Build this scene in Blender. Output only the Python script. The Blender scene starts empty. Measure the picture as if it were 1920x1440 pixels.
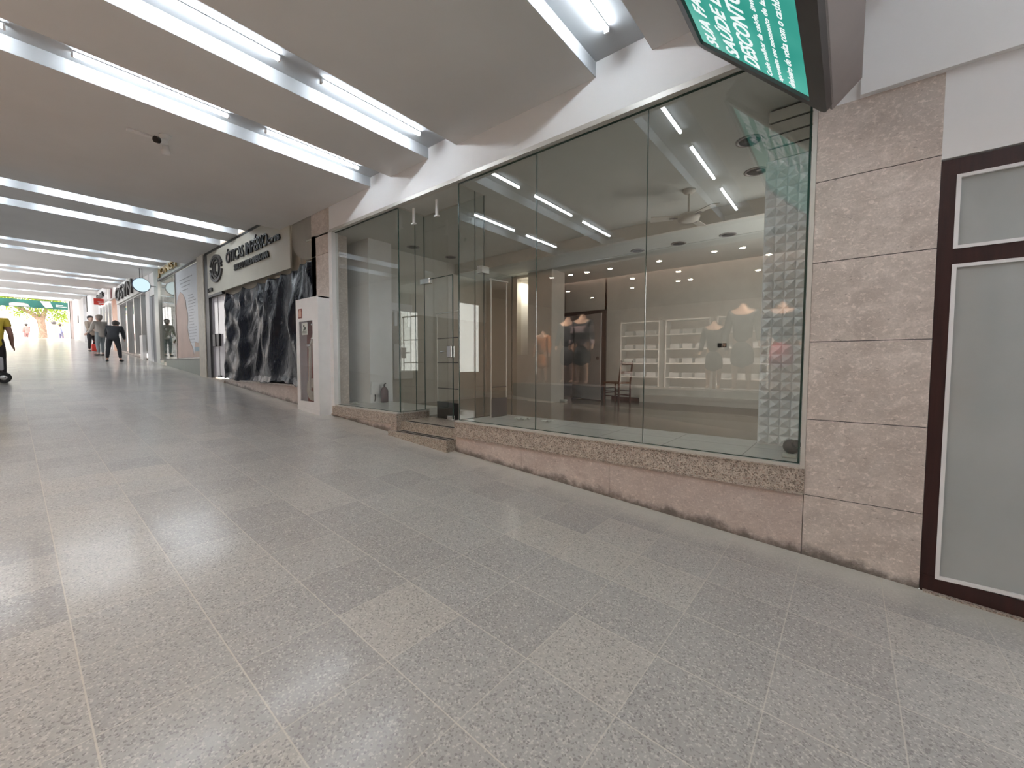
import bpy, bmesh, math, random
from mathutils import Vector, Matrix
SC = bpy.context.scene
COL = SC.collection
PI = math.pi
random.seed(7)

# ------------------------------------------------------------------ camera
def camera():
    yaw, pitch, roll = -0.685686418, -0.0500782635, 0.00241500193
    f = Vector((math.sin(yaw)*math.cos(pitch), math.cos(yaw)*math.cos(pitch), math.sin(pitch)))
    r = Vector((math.cos(yaw), -math.sin(yaw), 0)); u = r.cross(f)
    r2 = r*math.cos(roll)+u*math.sin(roll); u2 = -r*math.sin(roll)+u*math.cos(roll)
    M = Matrix(((r2.x, u2.x, -f.x, 0), (r2.y, u2.y, -f.y, -3.36), (r2.z, u2.z, -f.z, 1.302), (0, 0, 0, 1)))
    cd = bpy.data.cameras.new('camera'); cd.sensor_width = 36; cd.lens = 770.744501/1920*36
    cd.clip_start = .05; cd.clip_end = 500
    c = bpy.data.objects.new('camera', cd); COL.objects.link(c); c.matrix_world = M
    SC.camera = c
camera()

# ------------------------------------------------------------------ world, sun, exposure
W = bpy.data.worlds.new('world'); SC.world = W; W.use_nodes = True
wn = W.node_tree.nodes; wn.clear()
_bg = wn.new('ShaderNodeBackground'); _wo = wn.new('ShaderNodeOutputWorld')
_bg.inputs[0].default_value = (1.0, .96, .93, 1); _bg.inputs[1].default_value = 3.0
W.node_tree.links.new(_bg.outputs[0], _wo.inputs[0])
sd = bpy.data.lights.new('sun', 'SUN'); sd.energy = 5.0; sd.angle = .02; sd.color = (1, .95, .86)
so = bpy.data.objects.new('sun', sd); COL.objects.link(so); so.rotation_euler = (math.radians(38), math.radians(-14), math.radians(40)); so.location = (-55, -3, 20)
vs = SC.view_settings
vs.view_transform = 'Standard'; vs.look = 'None'; vs.gamma = 1; vs.use_curve_mapping = False
vs.exposure = 0.75
SC.render.film_transparent = False
try:
    cy = SC.cycles
    cy.max_bounces = 9; cy.diffuse_bounces = 5; cy.glossy_bounces = 5; cy.transmission_bounces = 6; cy.transparent_max_bounces = 24
    cy.sample_clamp_indirect = 4; cy.use_denoising = True; cy.caustics_reflective = False; cy.caustics_refractive = False
    cy.use_light_tree = True
except Exception:
    pass

SL = 0.0675
def fz(x): return -SL*x if x > -46 else SL*46

# ------------------------------------------------------------------ materials
class NT:
    def __init__(s, name):
        s.m = bpy.data.materials.new(name); s.m.use_nodes = True; s.t = s.m.node_tree; s.t.nodes.clear()
        s.out = s.n('ShaderNodeOutputMaterial')
    def n(s, t, **k):
        x = s.t.nodes.new(t)
        for a, b in k.items(): setattr(x, a, b)
        return x
    def put(s, sock, v):
        if isinstance(v, bpy.types.NodeSocket): s.t.links.new(v, sock)
        elif v is not None:
            if hasattr(sock.default_value, '__len__') and not hasattr(v, '__len__'): v = (v, v, v)
            if hasattr(sock.default_value, '__len__') and len(sock.default_value) == 4 and len(v) == 3: v = (*v, 1)
            sock.default_value = v
    def m_(s, op, a, b=None, c=None):
        x = s.n('ShaderNodeMath', operation=op)
        s.put(x.inputs[0], a)
        if b is not None: s.put(x.inputs[1], b)
        if c is not None: s.put(x.inputs[2], c)
        return x.outputs[0]
    def pos(s):
        if not hasattr(s, '_p'):
            g = s.n('ShaderNodeNewGeometry'); x = s.n('ShaderNodeSeparateXYZ'); s.t.links.new(g.outputs['Position'], x.inputs[0])
            s._p = (g.outputs['Position'], x.outputs[0], x.outputs[1], x.outputs[2])
        return s._p
    def mapr(s, v, a, b, c=0., d=1., smooth=False):
        x = s.n('ShaderNodeMapRange'); x.interpolation_type = 'SMOOTHSTEP' if smooth else 'LINEAR'
        s.put(x.inputs[0], v)
        for i, q in enumerate((a, b, c, d)): s.put(x.inputs[i+1], q)
        return x.outputs[0]
    def noise(s, scale, detail=3, rough=.5, vec=None, dist=0):
        x = s.n('ShaderNodeTexNoise'); s.put(x.inputs['Vector'], vec if vec is not None else s.pos()[0])
        x.inputs['Scale'].default_value = scale; x.inputs['Detail'].default_value = detail; x.inputs['Roughness'].default_value = rough
        x.inputs['Distortion'].default_value = dist
        return x.outputs[0]
    def vor(s, scale, vec=None, feature='F1'):
        x = s.n('ShaderNodeTexVoronoi', feature=feature); s.put(x.inputs['Vector'], vec if vec is not None else s.pos()[0])
        x.inputs['Scale'].default_value = scale
        return x
    def scale_vec(s, v, k):
        x = s.n('ShaderNodeVectorMath', operation='MULTIPLY'); s.put(x.inputs[0], v); x.inputs[1].default_value = k
        return x.outputs[0]
    def mix(s, f, a, b, mode='MIX'):
        x = s.n('ShaderNodeMix', data_type='RGBA', blend_type=mode)
        s.put(x.inputs[0], f); s.put(x.inputs[6], a); s.put(x.inputs[7], b)
        return x.outputs[2]
    def bump(s, h, strength=.3, dist=.01):
        x = s.n('ShaderNodeBump'); x.inputs['Strength'].default_value = strength; x.inputs['Distance'].default_value = dist
        s.put(x.inputs['Height'], h); return x.outputs[0]
    def prin(s, col, rough=.5, metal=0., spec=.5, normal=None, emit=None, es=0., coat=0., alpha=None):
        p = s.n('ShaderNodeBsdfPrincipled')
        s.put(p.inputs['Base Color'], col); s.put(p.inputs['Roughness'], rough); s.put(p.inputs['Metallic'], metal)
        s.put(p.inputs['Specular IOR Level'], spec)
        if normal is not None: s.put(p.inputs['Normal'], normal)
        if emit is not None: s.put(p.inputs['Emission Color'], emit); p.inputs['Emission Strength'].default_value = es
        if coat: p.inputs['Coat Weight'].default_value = coat; p.inputs['Coat Roughness'].default_value = .05
        if alpha is not None: s.put(p.inputs['Alpha'], alpha)
        s.t.links.new(p.outputs[0], s.out.inputs[0]); return s.m

def plain(name, col, rough=.5, metal=0., spec=.5, var=.04, vs_=6., **k):
    t = NT(name)
    if var:
        f = t.mapr(t.noise(vs_, 3), .3, .7)
        c = t.mix(f, tuple(max(0, x*(1-var)) for x in col), tuple(min(1, x*(1+var)) for x in col))
    else: c = col
    return t.prin(c, rough, metal, spec, **k)

def emis(name, col, st):
    t = NT(name); e = t.n('ShaderNodeEmission'); t.put(e.inputs[0], col); e.inputs[1].default_value = st
    t.t.links.new(e.outputs[0], t.out.inputs[0]); return t.m

def glass(name, tint=(.955, .972, .963), f0=.09, rough=0.):
    t = NT(name)
    lw = t.n('ShaderNodeLayerWeight'); lw.inputs[0].default_value = .5
    p5 = t.m_('POWER', lw.outputs['Facing'], 5.)
    fac = t.m_('MULTIPLY_ADD', p5, 1-f0, f0)
    tr = t.n('ShaderNodeBsdfTransparent'); t.put(tr.inputs[0], tint)
    gl = t.n('ShaderNodeBsdfGlossy'); gl.inputs['Roughness'].default_value = rough
    mx = t.n('ShaderNodeMixShader'); t.put(mx.inputs[0], fac)
    t.t.links.new(tr.outputs[0], mx.inputs[1]); t.t.links.new(gl.outputs[0], mx.inputs[2])
    t.t.links.new(mx.outputs[0], t.out.inputs[0]); return t.m

def floor_mat():
    t = NT('terrazzo_tiles'); P, X, Y, Z = t.pos()
    u = t.m_('DIVIDE', t.m_('ADD', X, .204), .4); v = t.m_('DIVIDE', t.m_('ADD', Y, .033), .4)
    def edge(a):
        fr = t.m_('FRACT', a); return t.m_('MINIMUM', fr, t.m_('SUBTRACT', 1., fr))
    wob = t.m_('MULTIPLY', t.m_('SUBTRACT', t.noise(25, 2), .5), .006)
    eu = t.m_('ADD', edge(u), wob); ev = t.m_('ADD', edge(v), wob)
    gx = t.mapr(ev, .004, .009, 1, 0, True)
    gy = t.mapr(eu, .003, .008, .8, 0, True)
    g = t.m_('MAXIMUM', gx, gy)
    cb = t.n('ShaderNodeCombineXYZ'); t.put(cb.inputs[0], t.m_('FLOOR', u)); t.put(cb.inputs[1], t.m_('FLOOR', v))
    wnz = t.n('ShaderNodeTexWhiteNoise', noise_dimensions='3D'); t.put(wnz.inputs[0], cb.outputs[0])
    r1 = wnz.outputs['Value']
    sp = t.n('ShaderNodeSeparateColor'); t.put(sp.inputs[0], wnz.outputs['Color'])
    base = t.mix(r1, (.345, .325, .315), (.45, .435, .415))
    base = t.mix(t.mapr(sp.outputs[0], .72, 1, 0, .7), base, (.49, .445, .40))
    v1 = t.vor(150); sc1 = t.n('ShaderNodeSeparateColor'); t.put(sc1.inputs[0], v1.outputs['Color'])
    base = t.mix(t.mapr(sc1.outputs[0], .80, .86, 0, .55), base, (.70, .67, .62))
    base = t.mix(t.mapr(sc1.outputs[1], .82, .88, 0, .6), base, (.13, .12, .115))
    n1 = t.noise(60, 4, .7); base = t.mix(t.mapr(n1, .35, .65, 0, .35), base, (.24, .225, .21))
    n2 = t.noise(2.2, 3); base = t.mix(t.mapr(n2, .35, .7, 0, .22), base, (.50, .48, .44))
    dust = t.mapr(t.m_('ADD', Y, t.m_('MULTIPLY', t.m_('SUBTRACT', t.noise(5, 3), .5), .3)), -.42, -.02, 0, .75, True)
    base = t.mix(dust, base, (.60, .58, .52))
    col = t.mix(t.m_('MULTIPLY', g, .75), base, (.62, .58, .51))
    ro = t.mapr(t.noise(9, 3), .3, .7, .34, .42)
    ro = t.m_('ADD', ro, t.m_('MULTIPLY', g, .25))
    h = t.m_('ADD', t.m_('MULTIPLY', g, -1.), t.m_('MULTIPLY', n1, .35))
    t.prin(col, ro, spec=.5, normal=t.bump(h, .25, .004), coat=.55)
    for nd in t.t.nodes:
        if nd.type == 'BSDF_PRINCIPLED': nd.inputs['Coat Roughness'].default_value = .16; nd.inputs['Coat IOR'].default_value = 1.45
    return t.m

def travertine(name, c1=(.50, .43, .385), c2=(.72, .635, .58), joints=True, dark_foot=True):
    t = NT(name); P, X, Y, Z = t.pos()
    pv = t.scale_vec(P, (1, 1, 1.35))
    n = t.noise(7, 6, .62, pv, .8)
    col = t.mix(t.mapr(n, .32, .68), c1, c2)
    n3 = t.noise(2.3, 3, .5, pv); col = t.mix(t.mapr(n3, .4, .65, 0, .45), col, tuple(x*.86 for x in c1)); col = t.mix(t.mapr(t.noise(85, 4, .75), .45, .68, 0, .4), col, tuple(x*.7 for x in c1))
    pit = t.noise(42, 5, .7, t.scale_vec(P, (.6, 1, 1.7)), .5)
    pm = t.mapr(pit, .62, .67, 0, .75); col = t.mix(pm, col, tuple(x*.5 for x in c1))
    lt = t.mapr(t.noise(34, 4, .75, pv, .6), .53, .64, 0, .6); col = t.mix(lt, col, tuple(min(1, x*1.22) for x in c2))
    if dark_foot:  # stone turns much darker just above the floor, with a ragged edge
        hgt = t.m_('ADD', Z, t.m_('MULTIPLY', X, SL))
        hh = t.m_('ADD', hgt, t.m_('MULTIPLY', t.m_('SUBTRACT', t.noise(6, 5, .7), .5), .22))
        col = t.mix(t.mapr(hh, .0, .085, .85, 0, True), col, (.085, .07, .06))
    return t.prin(col, .42, spec=.35, normal=t.bump(t.m_('ADD', t.m_('MULTIPLY', pm, -1.), n), .18, .004))

def granite(name, c=(.44, .375, .32)):
    t = NT(name); v1 = t.vor(140); sc = t.n('ShaderNodeSeparateColor'); t.put(sc.inputs[0], v1.outputs['Color'])
    col = t.mix(t.mapr(t.noise(30, 4, .6), .35, .65), tuple(x*.75 for x in c), tuple(min(1, x*1.2) for x in c))
    col = t.mix(t.mapr(sc.outputs[0], .70, .78, 0, .75), col, (.10, .075, .06))
    col = t.mix(t.mapr(sc.outputs[1], .86, .92, 0, .6), col, (.26, .13, .10))
    col = t.mix(t.mapr(sc.outputs[2], .85, .92, 0, .5), col, (.68, .62, .54))
    return t.prin(col, .35, spec=.4)

def wood(name, c1, c2, rough=.35, axis=(1, 1, .08)):
    t = NT(name); pv = t.scale_vec(t.pos()[0], axis); n = t.noise(28, 5, .6, pv, .6)
    return t.prin(t.mix(t.mapr(n, .3, .7), c1, c2), rough, spec=.4)

M = {}
M['floor'] = floor_mat()
M['trav'] = travertine('travertine')
M['trav_pink'] = travertine('travertine_plinth', (.49, .40, .36), (.62, .53, .48))
M['granite'] = granite('speckled_granite')
M['granite_dark'] = granite('worn_granite', (.40, .35, .29))
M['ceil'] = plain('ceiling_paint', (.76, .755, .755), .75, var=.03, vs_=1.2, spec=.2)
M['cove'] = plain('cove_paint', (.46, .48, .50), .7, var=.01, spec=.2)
M['wall'] = plain('wall_paint', (.87, .865, .87), .7, var=.02, vs_=1.5, spec=.2)
M['white'] = plain('white_lacquer', (.82, .81, .81), .4, var=.03)
M['offw'] = plain('off_white_paint', (.62, .59, .54), .6, var=.03)
M['beige'] = plain('beige_paint', (.47, .43, .365), .65, var=.04)
M['shopceil'] = plain('shop_ceiling_paint', (.62, .63, .60), .75, var=.02, spec=.2)
M['shopwall'] = plain('shop_wall_paint', (.66, .64, .59), .6, var=.04)
M['shopfloor'] = None
M['alu'] = plain('brushed_aluminium', (.55, .55, .54), .35, .85, var=.03)
M['alul'] = plain('anodised_aluminium', (.60, .58, .54), .45, .4, var=.03)
M['chrome'] = plain('polished_steel', (.75, .75, .75), .15, 1., var=.02)
M['black'] = plain('black_plastic', (.012, .012, .013), .4, var=0)
M['blackr'] = plain('black_rubber', (.02, .02, .02), .8, var=0)
M['dark'] = plain('dark_metal', (.06, .055, .055), .4, .3, var=.05)
M['greybox'] = plain('warm_grey_metal', (.30, .27, .265), .42, .2, var=.03)
M['glass'] = glass('clear_glass')
M['glass_edge'] = plain('glass_edge', (.03, .06, .05), .15, var=0)
M['tube'] = emis('lit_tube', (.88, .945, 1.0), 33.)
M['mahog'] = wood('mahogany', (.018, .005, .004), (.040, .011, .009), .42)
M['chairwood'] = wood('dark_chair_wood', (.045, .014, .009), (.11, .035, .02), .35)
M['seatweave'] = wood('rush', (.12, .055, .03), (.22, .11, .06), .6, (1, .1, 1))
M['skin'] = plain('skin', (.50, .30, .22), .5, var=.05)
M['skin_l'] = plain('light_skin', (.62, .42, .34), .5, var=.05)
M['hair'] = plain('dark_hair', (.02, .015, .012), .5, var=.2)
M['grey_hair'] = plain('greying_hair', (.35, .30, .27), .6, var=.2)
M['mq'] = plain('mannequin_skin', (.75, .50, .38), .35, var=.02)

def boxfloor(name, c1, c2, size, rough, grout):
    t = NT(name); P, X, Y, Z = t.pos()
    u = t.m_('DIVIDE', X, size); v = t.m_('DIVIDE', t.m_('ADD', Y, .1), size)
    def edge(a):
        fr = t.m_('FRACT', a); return t.m_('MINIMUM', fr, t.m_('SUBTRACT', 1., fr))
    g = t.mapr(t.m_('MINIMUM', edge(u), edge(v)), .004, .01, 1, 0)
    cb = t.n('ShaderNodeCombineXYZ'); t.put(cb.inputs[0], t.m_('FLOOR', u)); t.put(cb.inputs[1], t.m_('FLOOR', v))
    w = t.n('ShaderNodeTexWhiteNoise'); t.put(w.inputs[0], cb.outputs[0])
    c = t.mix(w.outputs['Value'], c1, c2); c = t.mix(t.mapr(t.noise(14, 4), .35, .7, 0, .3), c, tuple(x*.8 for x in c1))
    return t.prin(t.mix(g, c, grout), rough, spec=.5)
M['shopfloor'] = boxfloor('brown_shop_tiles', (.115, .075, .05), (.15, .10, .07), .45, .16, (.09, .065, .05))
M['platform'] = boxfloor('white_platform_tiles', (.66, .66, .63), (.70, .70, .67), .6, .15, (.42, .42, .40))

# ------------------------------------------------------------------ mesh helpers
class MB:
    def __init__(s): s.v = []; s.f = []; s.mi = []; s.cur = 0; s.smooth = []
    def add(s, vs, fs, sm=False):
        o = len(s.v); s.v += [tuple(x) for x in vs]
        for f in fs: s.f.append([i+o for i in f]); s.mi.append(s.cur); s.smooth.append(sm)
        return s
    def box(s, a, b, bevel=0):
        x0, x1 = sorted((a[0], b[0])); y0, y1 = sorted((a[1], b[1])); z0, z1 = sorted((a[2], b[2]))
        if bevel:
            c = bevel; pts = []
            # chamfered box through bmesh
            bm = bmesh.new(); bmesh.ops.create_cube(bm, size=1)
            for q in bm.verts: q.co = Vector(((x0+x1)/2+q.co.x*(x1-x0), (y0+y1)/2+q.co.y*(y1-y0), (z0+z1)/2+q.co.z*(z1-z0)))
            bmesh.ops.bevel(bm, geom=list(bm.edges), offset=c, segments=2, affect='EDGES', profile=.5)
            bm.verts.index_update()
            s.add([q.co[:] for q in bm.verts], [[q.index for q in f.verts] for f in bm.faces]); bm.free(); return s
        v = [(x, y, z) for x in (x0, x1) for y in (y0, y1) for z in (z0, z1)]
        return s.add(v, [(0, 1, 3, 2), (4, 6, 7, 5), (0, 4, 5, 1), (2, 3, 7, 6), (0, 2, 6, 4), (1, 5, 7, 3)])
    def hexa(s, p):  # 8 points: bottom 4 ccw, top 4 ccw
        return s.add(p, [(3, 2, 1, 0), (4, 5, 6, 7), (0, 1, 5, 4), (1, 2, 6, 5), (2, 3, 7, 6), (3, 0, 4, 7)])
    def tube(s, pts, r, n=12, cap=True, radii=None):
        pts = [Vector(p) for p in pts]; rings = []
        prev = None
        for i, p in enumerate(pts):
            d = (pts[min(i+1, len(pts)-1)]-pts[max(i-1, 0)]).normalized()
            if prev is None:
                a = d.orthogonal().normalized()
            else:
                a = (prev-d*prev.dot(d)); a = a.normalized() if a.length > 1e-6 else d.orthogonal().normalized()
            prev = a; b = d.cross(a); rr = radii[i] if radii else r
            rings.append([p+a*(rr*math.cos(2*PI*k/n))+b*(rr*math.sin(2*PI*k/n)) for k in range(n)])
        vs = [q for ring in rings for q in ring]; fs = []
        for i in range(len(pts)-1):
            for k in range(n):
                fs.append((i*n+k, i*n+(k+1) % n, (i+1)*n+(k+1) % n, (i+1)*n+k))
        s.add(vs, fs, True)
        if cap:
            s.add([q for q in rings[0]], [tuple(reversed(range(n)))]); s.add([q for q in rings[-1]], [tuple(range(n))])
        return s
    def lathe(s, c, prof, n=24, axis='z'):
        vs = []; fs = []
        for r, h in prof:
            for k in range(n):
                a = 2*PI*k/n; q = (r*math.cos(a), r*math.sin(a), h)
                if axis == 'x': q = (q[2], q[0], q[1])
                if axis == 'y': q = (q[1], q[2], q[0])
                vs.append((c[0]+q[0], c[1]+q[1], c[2]+q[2]))
        m = len(prof)
        for i in range(m-1):
            for k in range(n): fs.append((i*n+k, i*n+(k+1) % n, (i+1)*n+(k+1) % n, (i+1)*n+k))
        fs.append(tuple(reversed(range(n)))); fs.append(tuple(range((m-1)*n, m*n)))
        return s.add(vs, fs, True)
    def prism(s, poly, y0, y1, plane='xz'):  # poly 2d extruded
        n = len(poly)
        def P(a, b, c): return {'xz': (a, c, b), 'xy': (a, b, c), 'yz': (c, a, b)}[plane]
        vs = [P(a, b, y0) for a, b in poly]+[P(a, b, y1) for a, b in poly]
        fs = [tuple(range(n)), tuple(reversed(range(n, 2*n)))]+[(i, i+n, (i+1) % n+n, (i+1) % n) for i in range(n)]
        return s.add(vs, fs)
    def ell(s, c, r, n=16, m=10):
        prof = [(max(1e-4, math.sin(PI*i/m)), -math.cos(PI*i/m)) for i in range(m+1)]
        vs = []; fs = []
        for a, h in prof:
            for k in range(n):
                t = 2*PI*k/n; vs.append((c[0]+r[0]*a*math.cos(t), c[1]+r[1]*a*math.sin(t), c[2]+r[2]*h))
        for i in range(m):
            for k in range(n): fs.append((i*n+k, i*n+(k+1) % n, (i+1)*n+(k+1) % n, (i+1)*n+k))
        return s.add(vs, fs, True)
    def build(s, name, mat, parent=None, origin=None, kind=None):
        me = bpy.data.meshes.new(name)
        o = Vector(origin) if origin is not None else Vector((0, 0, 0))
        if parent is not None:
            o = Vector(parent['_o']) if '_o' in parent else Vector((0, 0, 0))
        me.from_pydata([tuple(Vector(v)-o) for v in s.v], [], s.f)
        for m in (mat if isinstance(mat, (list, tuple)) else [mat]): me.materials.append(M[m] if isinstance(m, str) else m)
        me.polygons.foreach_set('material_index', s.mi); me.polygons.foreach_set('use_smooth', s.smooth)
        me.validate(); me.update()
        bm = bmesh.new(); bm.from_mesh(me); bmesh.ops.recalc_face_normals(bm, faces=bm.faces); bm.to_mesh(me); bm.free()
        ob = bpy.data.objects.new(name, me); COL.objects.link(ob)
        if parent is not None: ob.parent = parent; ob['_o'] = tuple(o)
        else: ob.location = o; ob['_o'] = tuple(o)
        if kind: ob['kind'] = kind
        return ob

def tag(o, label, cat, group=None, kind=None):
    o['label'] = label; o['category'] = cat
    if group: o['group'] = group
    if kind: o['kind'] = kind
    return o
def thing(name, label, cat, loc, group=None):
    o = bpy.data.objects.new(name, None); COL.objects.link(o); o.location = loc; o['_o'] = tuple(loc); o.empty_display_size = .1
    return tag(o, label, cat, group)
def struct(name, mb, mat, label=None):
    o = mb.build(name, mat, kind='structure')
    if label: o['label'] = label
    return o
def dup(root, loc, label=None, group=None):
    r = root.copy(); COL.objects.link(r); r.location = loc
    if label: r['label'] = label
    if group: r['group'] = group
    for ch in list(root.children):
        c = ch.copy(); COL.objects.link(c); c.parent = r
        for g in ch.children:
            d = g.copy(); COL.objects.link(d); d.parent = c
    return r
def textmb(s, size=1., shear=0., ext=.01, bold=0., align='LEFT', spacing=1.):
    cu = bpy.data.curves.new('t', 'FONT'); cu.body = s; cu.size = size; cu.extrude = ext; cu.shear = shear; cu.offset = bold
    cu.align_x = align; cu.space_character = spacing; cu.resolution_u = 3
    ob = bpy.data.objects.new('t', cu); COL.objects.link(ob)
    bpy.context.view_layer.update()
    me = bpy.data.meshes.new_from_object(ob.evaluated_get(bpy.context.evaluated_depsgraph_get()))
    v = [tuple(q.co) for q in me.vertices]; f = [tuple(p.vertices) for p in me.polygons]
    bpy.data.objects.remove(ob); bpy.data.curves.remove(cu); bpy.data.meshes.remove(me)
    return v, f
def place_text(mb, s, fn, width=None, height=None, **k):
    """fn maps (u, v, w) text space to world"""
    v, f = textmb(s, **k)
    x0 = min(q[0] for q in v); x1 = max(q[0] for q in v); y0 = min(q[1] for q in v); y1 = max(q[1] for q in v)
    sx = width/(x1-x0) if width else 1; sy = height/(y1-y0) if height else sx
    mb.add([fn((q[0]-x0)*sx, (q[1]-y0)*sy, q[2]) for q in v], f)

# ================================================================== STRUCTURE
XE = -46.; YL = -4.85
b = MB(); b.hexa([(XE, YL, fz(XE)-.2), (9, YL, fz(9)-.2), (9, .0, fz(9)-.2), (XE, .0, fz(XE)-.2), (XE, YL, fz(XE)), (9, YL, fz(9)), (9, .0, fz(9)), (XE, .0, fz(XE))])
struct('floor', b, 'floor')
b = MB(); b.box((-90, -40, 2.7), (XE, 30, fz(XE)-.01))
M['street'] = plain('sunlit_paving', (.62, .58, .55), .8, var=.06)
struct('floor', b, 'street')

# ceilings: bays with recessed light coves running across the corridor
coves = [
    (9.0, -8.27, 3.814, [(-2.1, -1.3), (-3.58, -4.09), (-4.877, -5.37)]),
    (-8.27, -14.75, 4.15, [(-10.2, -10.66), (-11.4, -11.9)]),
    (-14.75, -21.2, 4.52, [(-16.75, -17.22), (-17.95, -18.42)]),
    (-21.2, -27.7, 4.86, [(-23.9, -24.4), (-25.1, -25.6)]),
    (-27.7, -34.2, 5.22, [(-30.0, -30.5), (-31.2, -31.7)]),
    (-34.2, -40.6, 5.58, [(-36.5, -37.0), (-37.7, -38.2)]),
    (-40.6, -46.3, 5.95, [(-43.0, -43.5), (-44.3, -44.8)]),
]
coves[0] = (9.0, -8.27, 3.814, [(4.6, 4.1), (1.5, 1.0), (-1.3, -1.81), (-3.58, -4.09), (-4.877, -5.37)])  # first two coves, beyond the column, are extra, added for their light
YC0, YC1 = -4.72, -.0
for k, (xa, xb, zc, cv) in enumerate(coves):
    b = MB(); b.cur = 0
    xs = [xa]+[q for c in cv for q in c]+[xb]
    for i in range(0, len(xs), 2): b.box((xs[i], YL, zc), (xs[i+1], .0, zc+.13))
    for c in cv: b.box((c[0], YL, zc), (c[1], YC0, zc+.13))
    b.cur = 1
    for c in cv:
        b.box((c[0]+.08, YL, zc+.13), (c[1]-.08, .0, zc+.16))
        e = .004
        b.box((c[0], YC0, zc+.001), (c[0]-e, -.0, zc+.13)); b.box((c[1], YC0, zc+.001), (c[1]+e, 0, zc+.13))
    b.cur = 0
    b.box((xa, YL, zc+.16), (xb, 0, zc+.30))
    if k < len(coves)-1: b.box((xb, YL, zc), (xb-.16, .0, coves[k+1][2]+.02))
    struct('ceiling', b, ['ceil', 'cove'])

# fluorescent battens in the coves
def make_batten():
    r = thing('fluorescent_light', 'x', 'ceiling light', (0, 0, 0), 'fluorescent tubes in the ceiling coves')
    MB().box((-.016, -.575, -.0), (.016, .575, .008)).build('batten', 'white', r)
    MB().tube([(0, -.56, -.016), (0, .56, -.016)], .017, 10).build('tube', 'tube', r)
    for s_ in (-1, 1): MB().box((-.02, s_*.56, -.034), (.02, s_*.575, .0)).build('end_cap', 'white', r)
    return r
proto = None; nb = 0
rown = ['row past the brown door', 'row over the brown door', 'row over the tall glass shopfront', 'row over the entrance steps', 'row near the white hose cabinet']
for k, (xa, xb, zc, cv) in enumerate(coves):
    for j, c in enumerate(cv):
        cx = (c[0]+c[1])/2+(.0 if k else 0)
        if k == 0: cx = {2: -1.56, 3: -3.885, 4: -5.19}.get(j, cx)
        for q, (y0, y1) in enumerate(((-.28, -1.43), (-1.78, -2.93), (-3.28, -4.43))):
            loc = (cx, (y0+y1)/2, zc+.117)
            if k == 0: where = rown[j]
            else: where = 'light row %s in the %s ceiling bay from the camera' % (['nearer the camera', 'farther from the camera'][j], ['', 'second', 'third', 'fourth', 'fifth', 'sixth', 'last'][k])
            end = ['the tube by the shopfronts', 'the middle tube', 'the tube away from the shopfronts'][q]
            lab = 'white fluorescent tube, %s, %s' % (end[4:], where)
            if k: lab = 'fluorescent tube, %s bay, %s, %s' % (['', 'second', 'third', 'fourth', 'fifth', 'sixth', 'last'][k], ['nearer row', 'farther row'][j], end)
            if proto is None:
                proto = make_batten(); proto.location = loc; proto['label'] = lab
            else: dup(proto, loc, lab)

# corridor side wall behind the camera side, with an opening for the shop opposite
b = MB()
b.box((XE, YL-.15, -.6), (-9.2, YL, 6.4)); b.box((1.4, YL-.15, -.8), (9, YL, 4.2)); b.box((-9.2, YL-.15, 3.52), (1.4, YL, 4.2))
b.box((8.9, YL, -.8), (9.05, 0, 4.2))  # unseen end wall, added to block daylight from this end
struct('wall_left', b, 'wall')
# glowing window panels added unseen along the far side to brighten the corridor
M['litwin'] = emis('lit_shop_window', (1., .96, .93), 1.4)
for i, (x0, x1) in enumerate(((-20.8, -18.3), (-27, -22.4), (-33.4, -28.4), (-40.0, -35.0), (-45.6, -41.6))):
    zb_ = fz(x0)+.25
    w_ = MB().box((x0-.08, YL, zb_-.08), (x1+.08, YL+.03, zb_+2.58)).build('window_%d' % (10+i), 'dark', kind='structure')
    MB().box((x0, YL+.03, zb_), (x1, YL+.04, zb_+2.5)).build('lit_pane', 'litwin', w_)
    b = MB()
    for k in range(1, 4): b.box((x0+(x1-x0)*k/4-.02, YL+.03, zb_), (x0+(x1-x0)*k/4+.02, YL+.06, zb_+2.5))
    b.build('mullion', 'dark', w_)
# facade plane walls
def header(x0, x1, z0, z1, mat='wall', y0=0., y1=.15, name='wall_right'):
    return struct(name, MB().box((x0, y0, z0), (x1, y1, z1)), mat)
header(-6.58, -.205, 3.43, 4.1)
header(-.205, .365, 2.925, 4.1)
b = MB(); b.box((-.0, -.035, 2.93), (9, .0, 3.814)); struct('wall_right', b, 'wall')
header(.365, 9, 2.45, 4.1)
header(3.2, 9, -.6, 2.45)
# stone column between the shopfront and the brown door: real slabs with fine joints
b = MB(); zz = [None, .425, .935, 1.448, 1.96, 2.475, 2.925]
for i in range(6):
    z0 = zz[i]
    if z0 is None:
        b.hexa([(-.205, 0, fz(-.205)-.05), (.365, 0, fz(.365)-.05), (.365, .3, fz(.365)-.05), (-.205, .3, fz(-.205)-.05), (-.205, 0, .4225), (.365, 0, .4225), (.365, .3, .4225), (-.205, .3, .4225)])
    else: b.box((-.205, 0, z0+.0025), (.365, .3, zz[i+1]-(.0025 if i < 5 else 0)))
b.cur = 1; b.box((-.2, .004, .0), (.36, .29, 2.92))
struct('trim_1', b, ['trav', 'dark'], 'travertine slab column')
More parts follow.
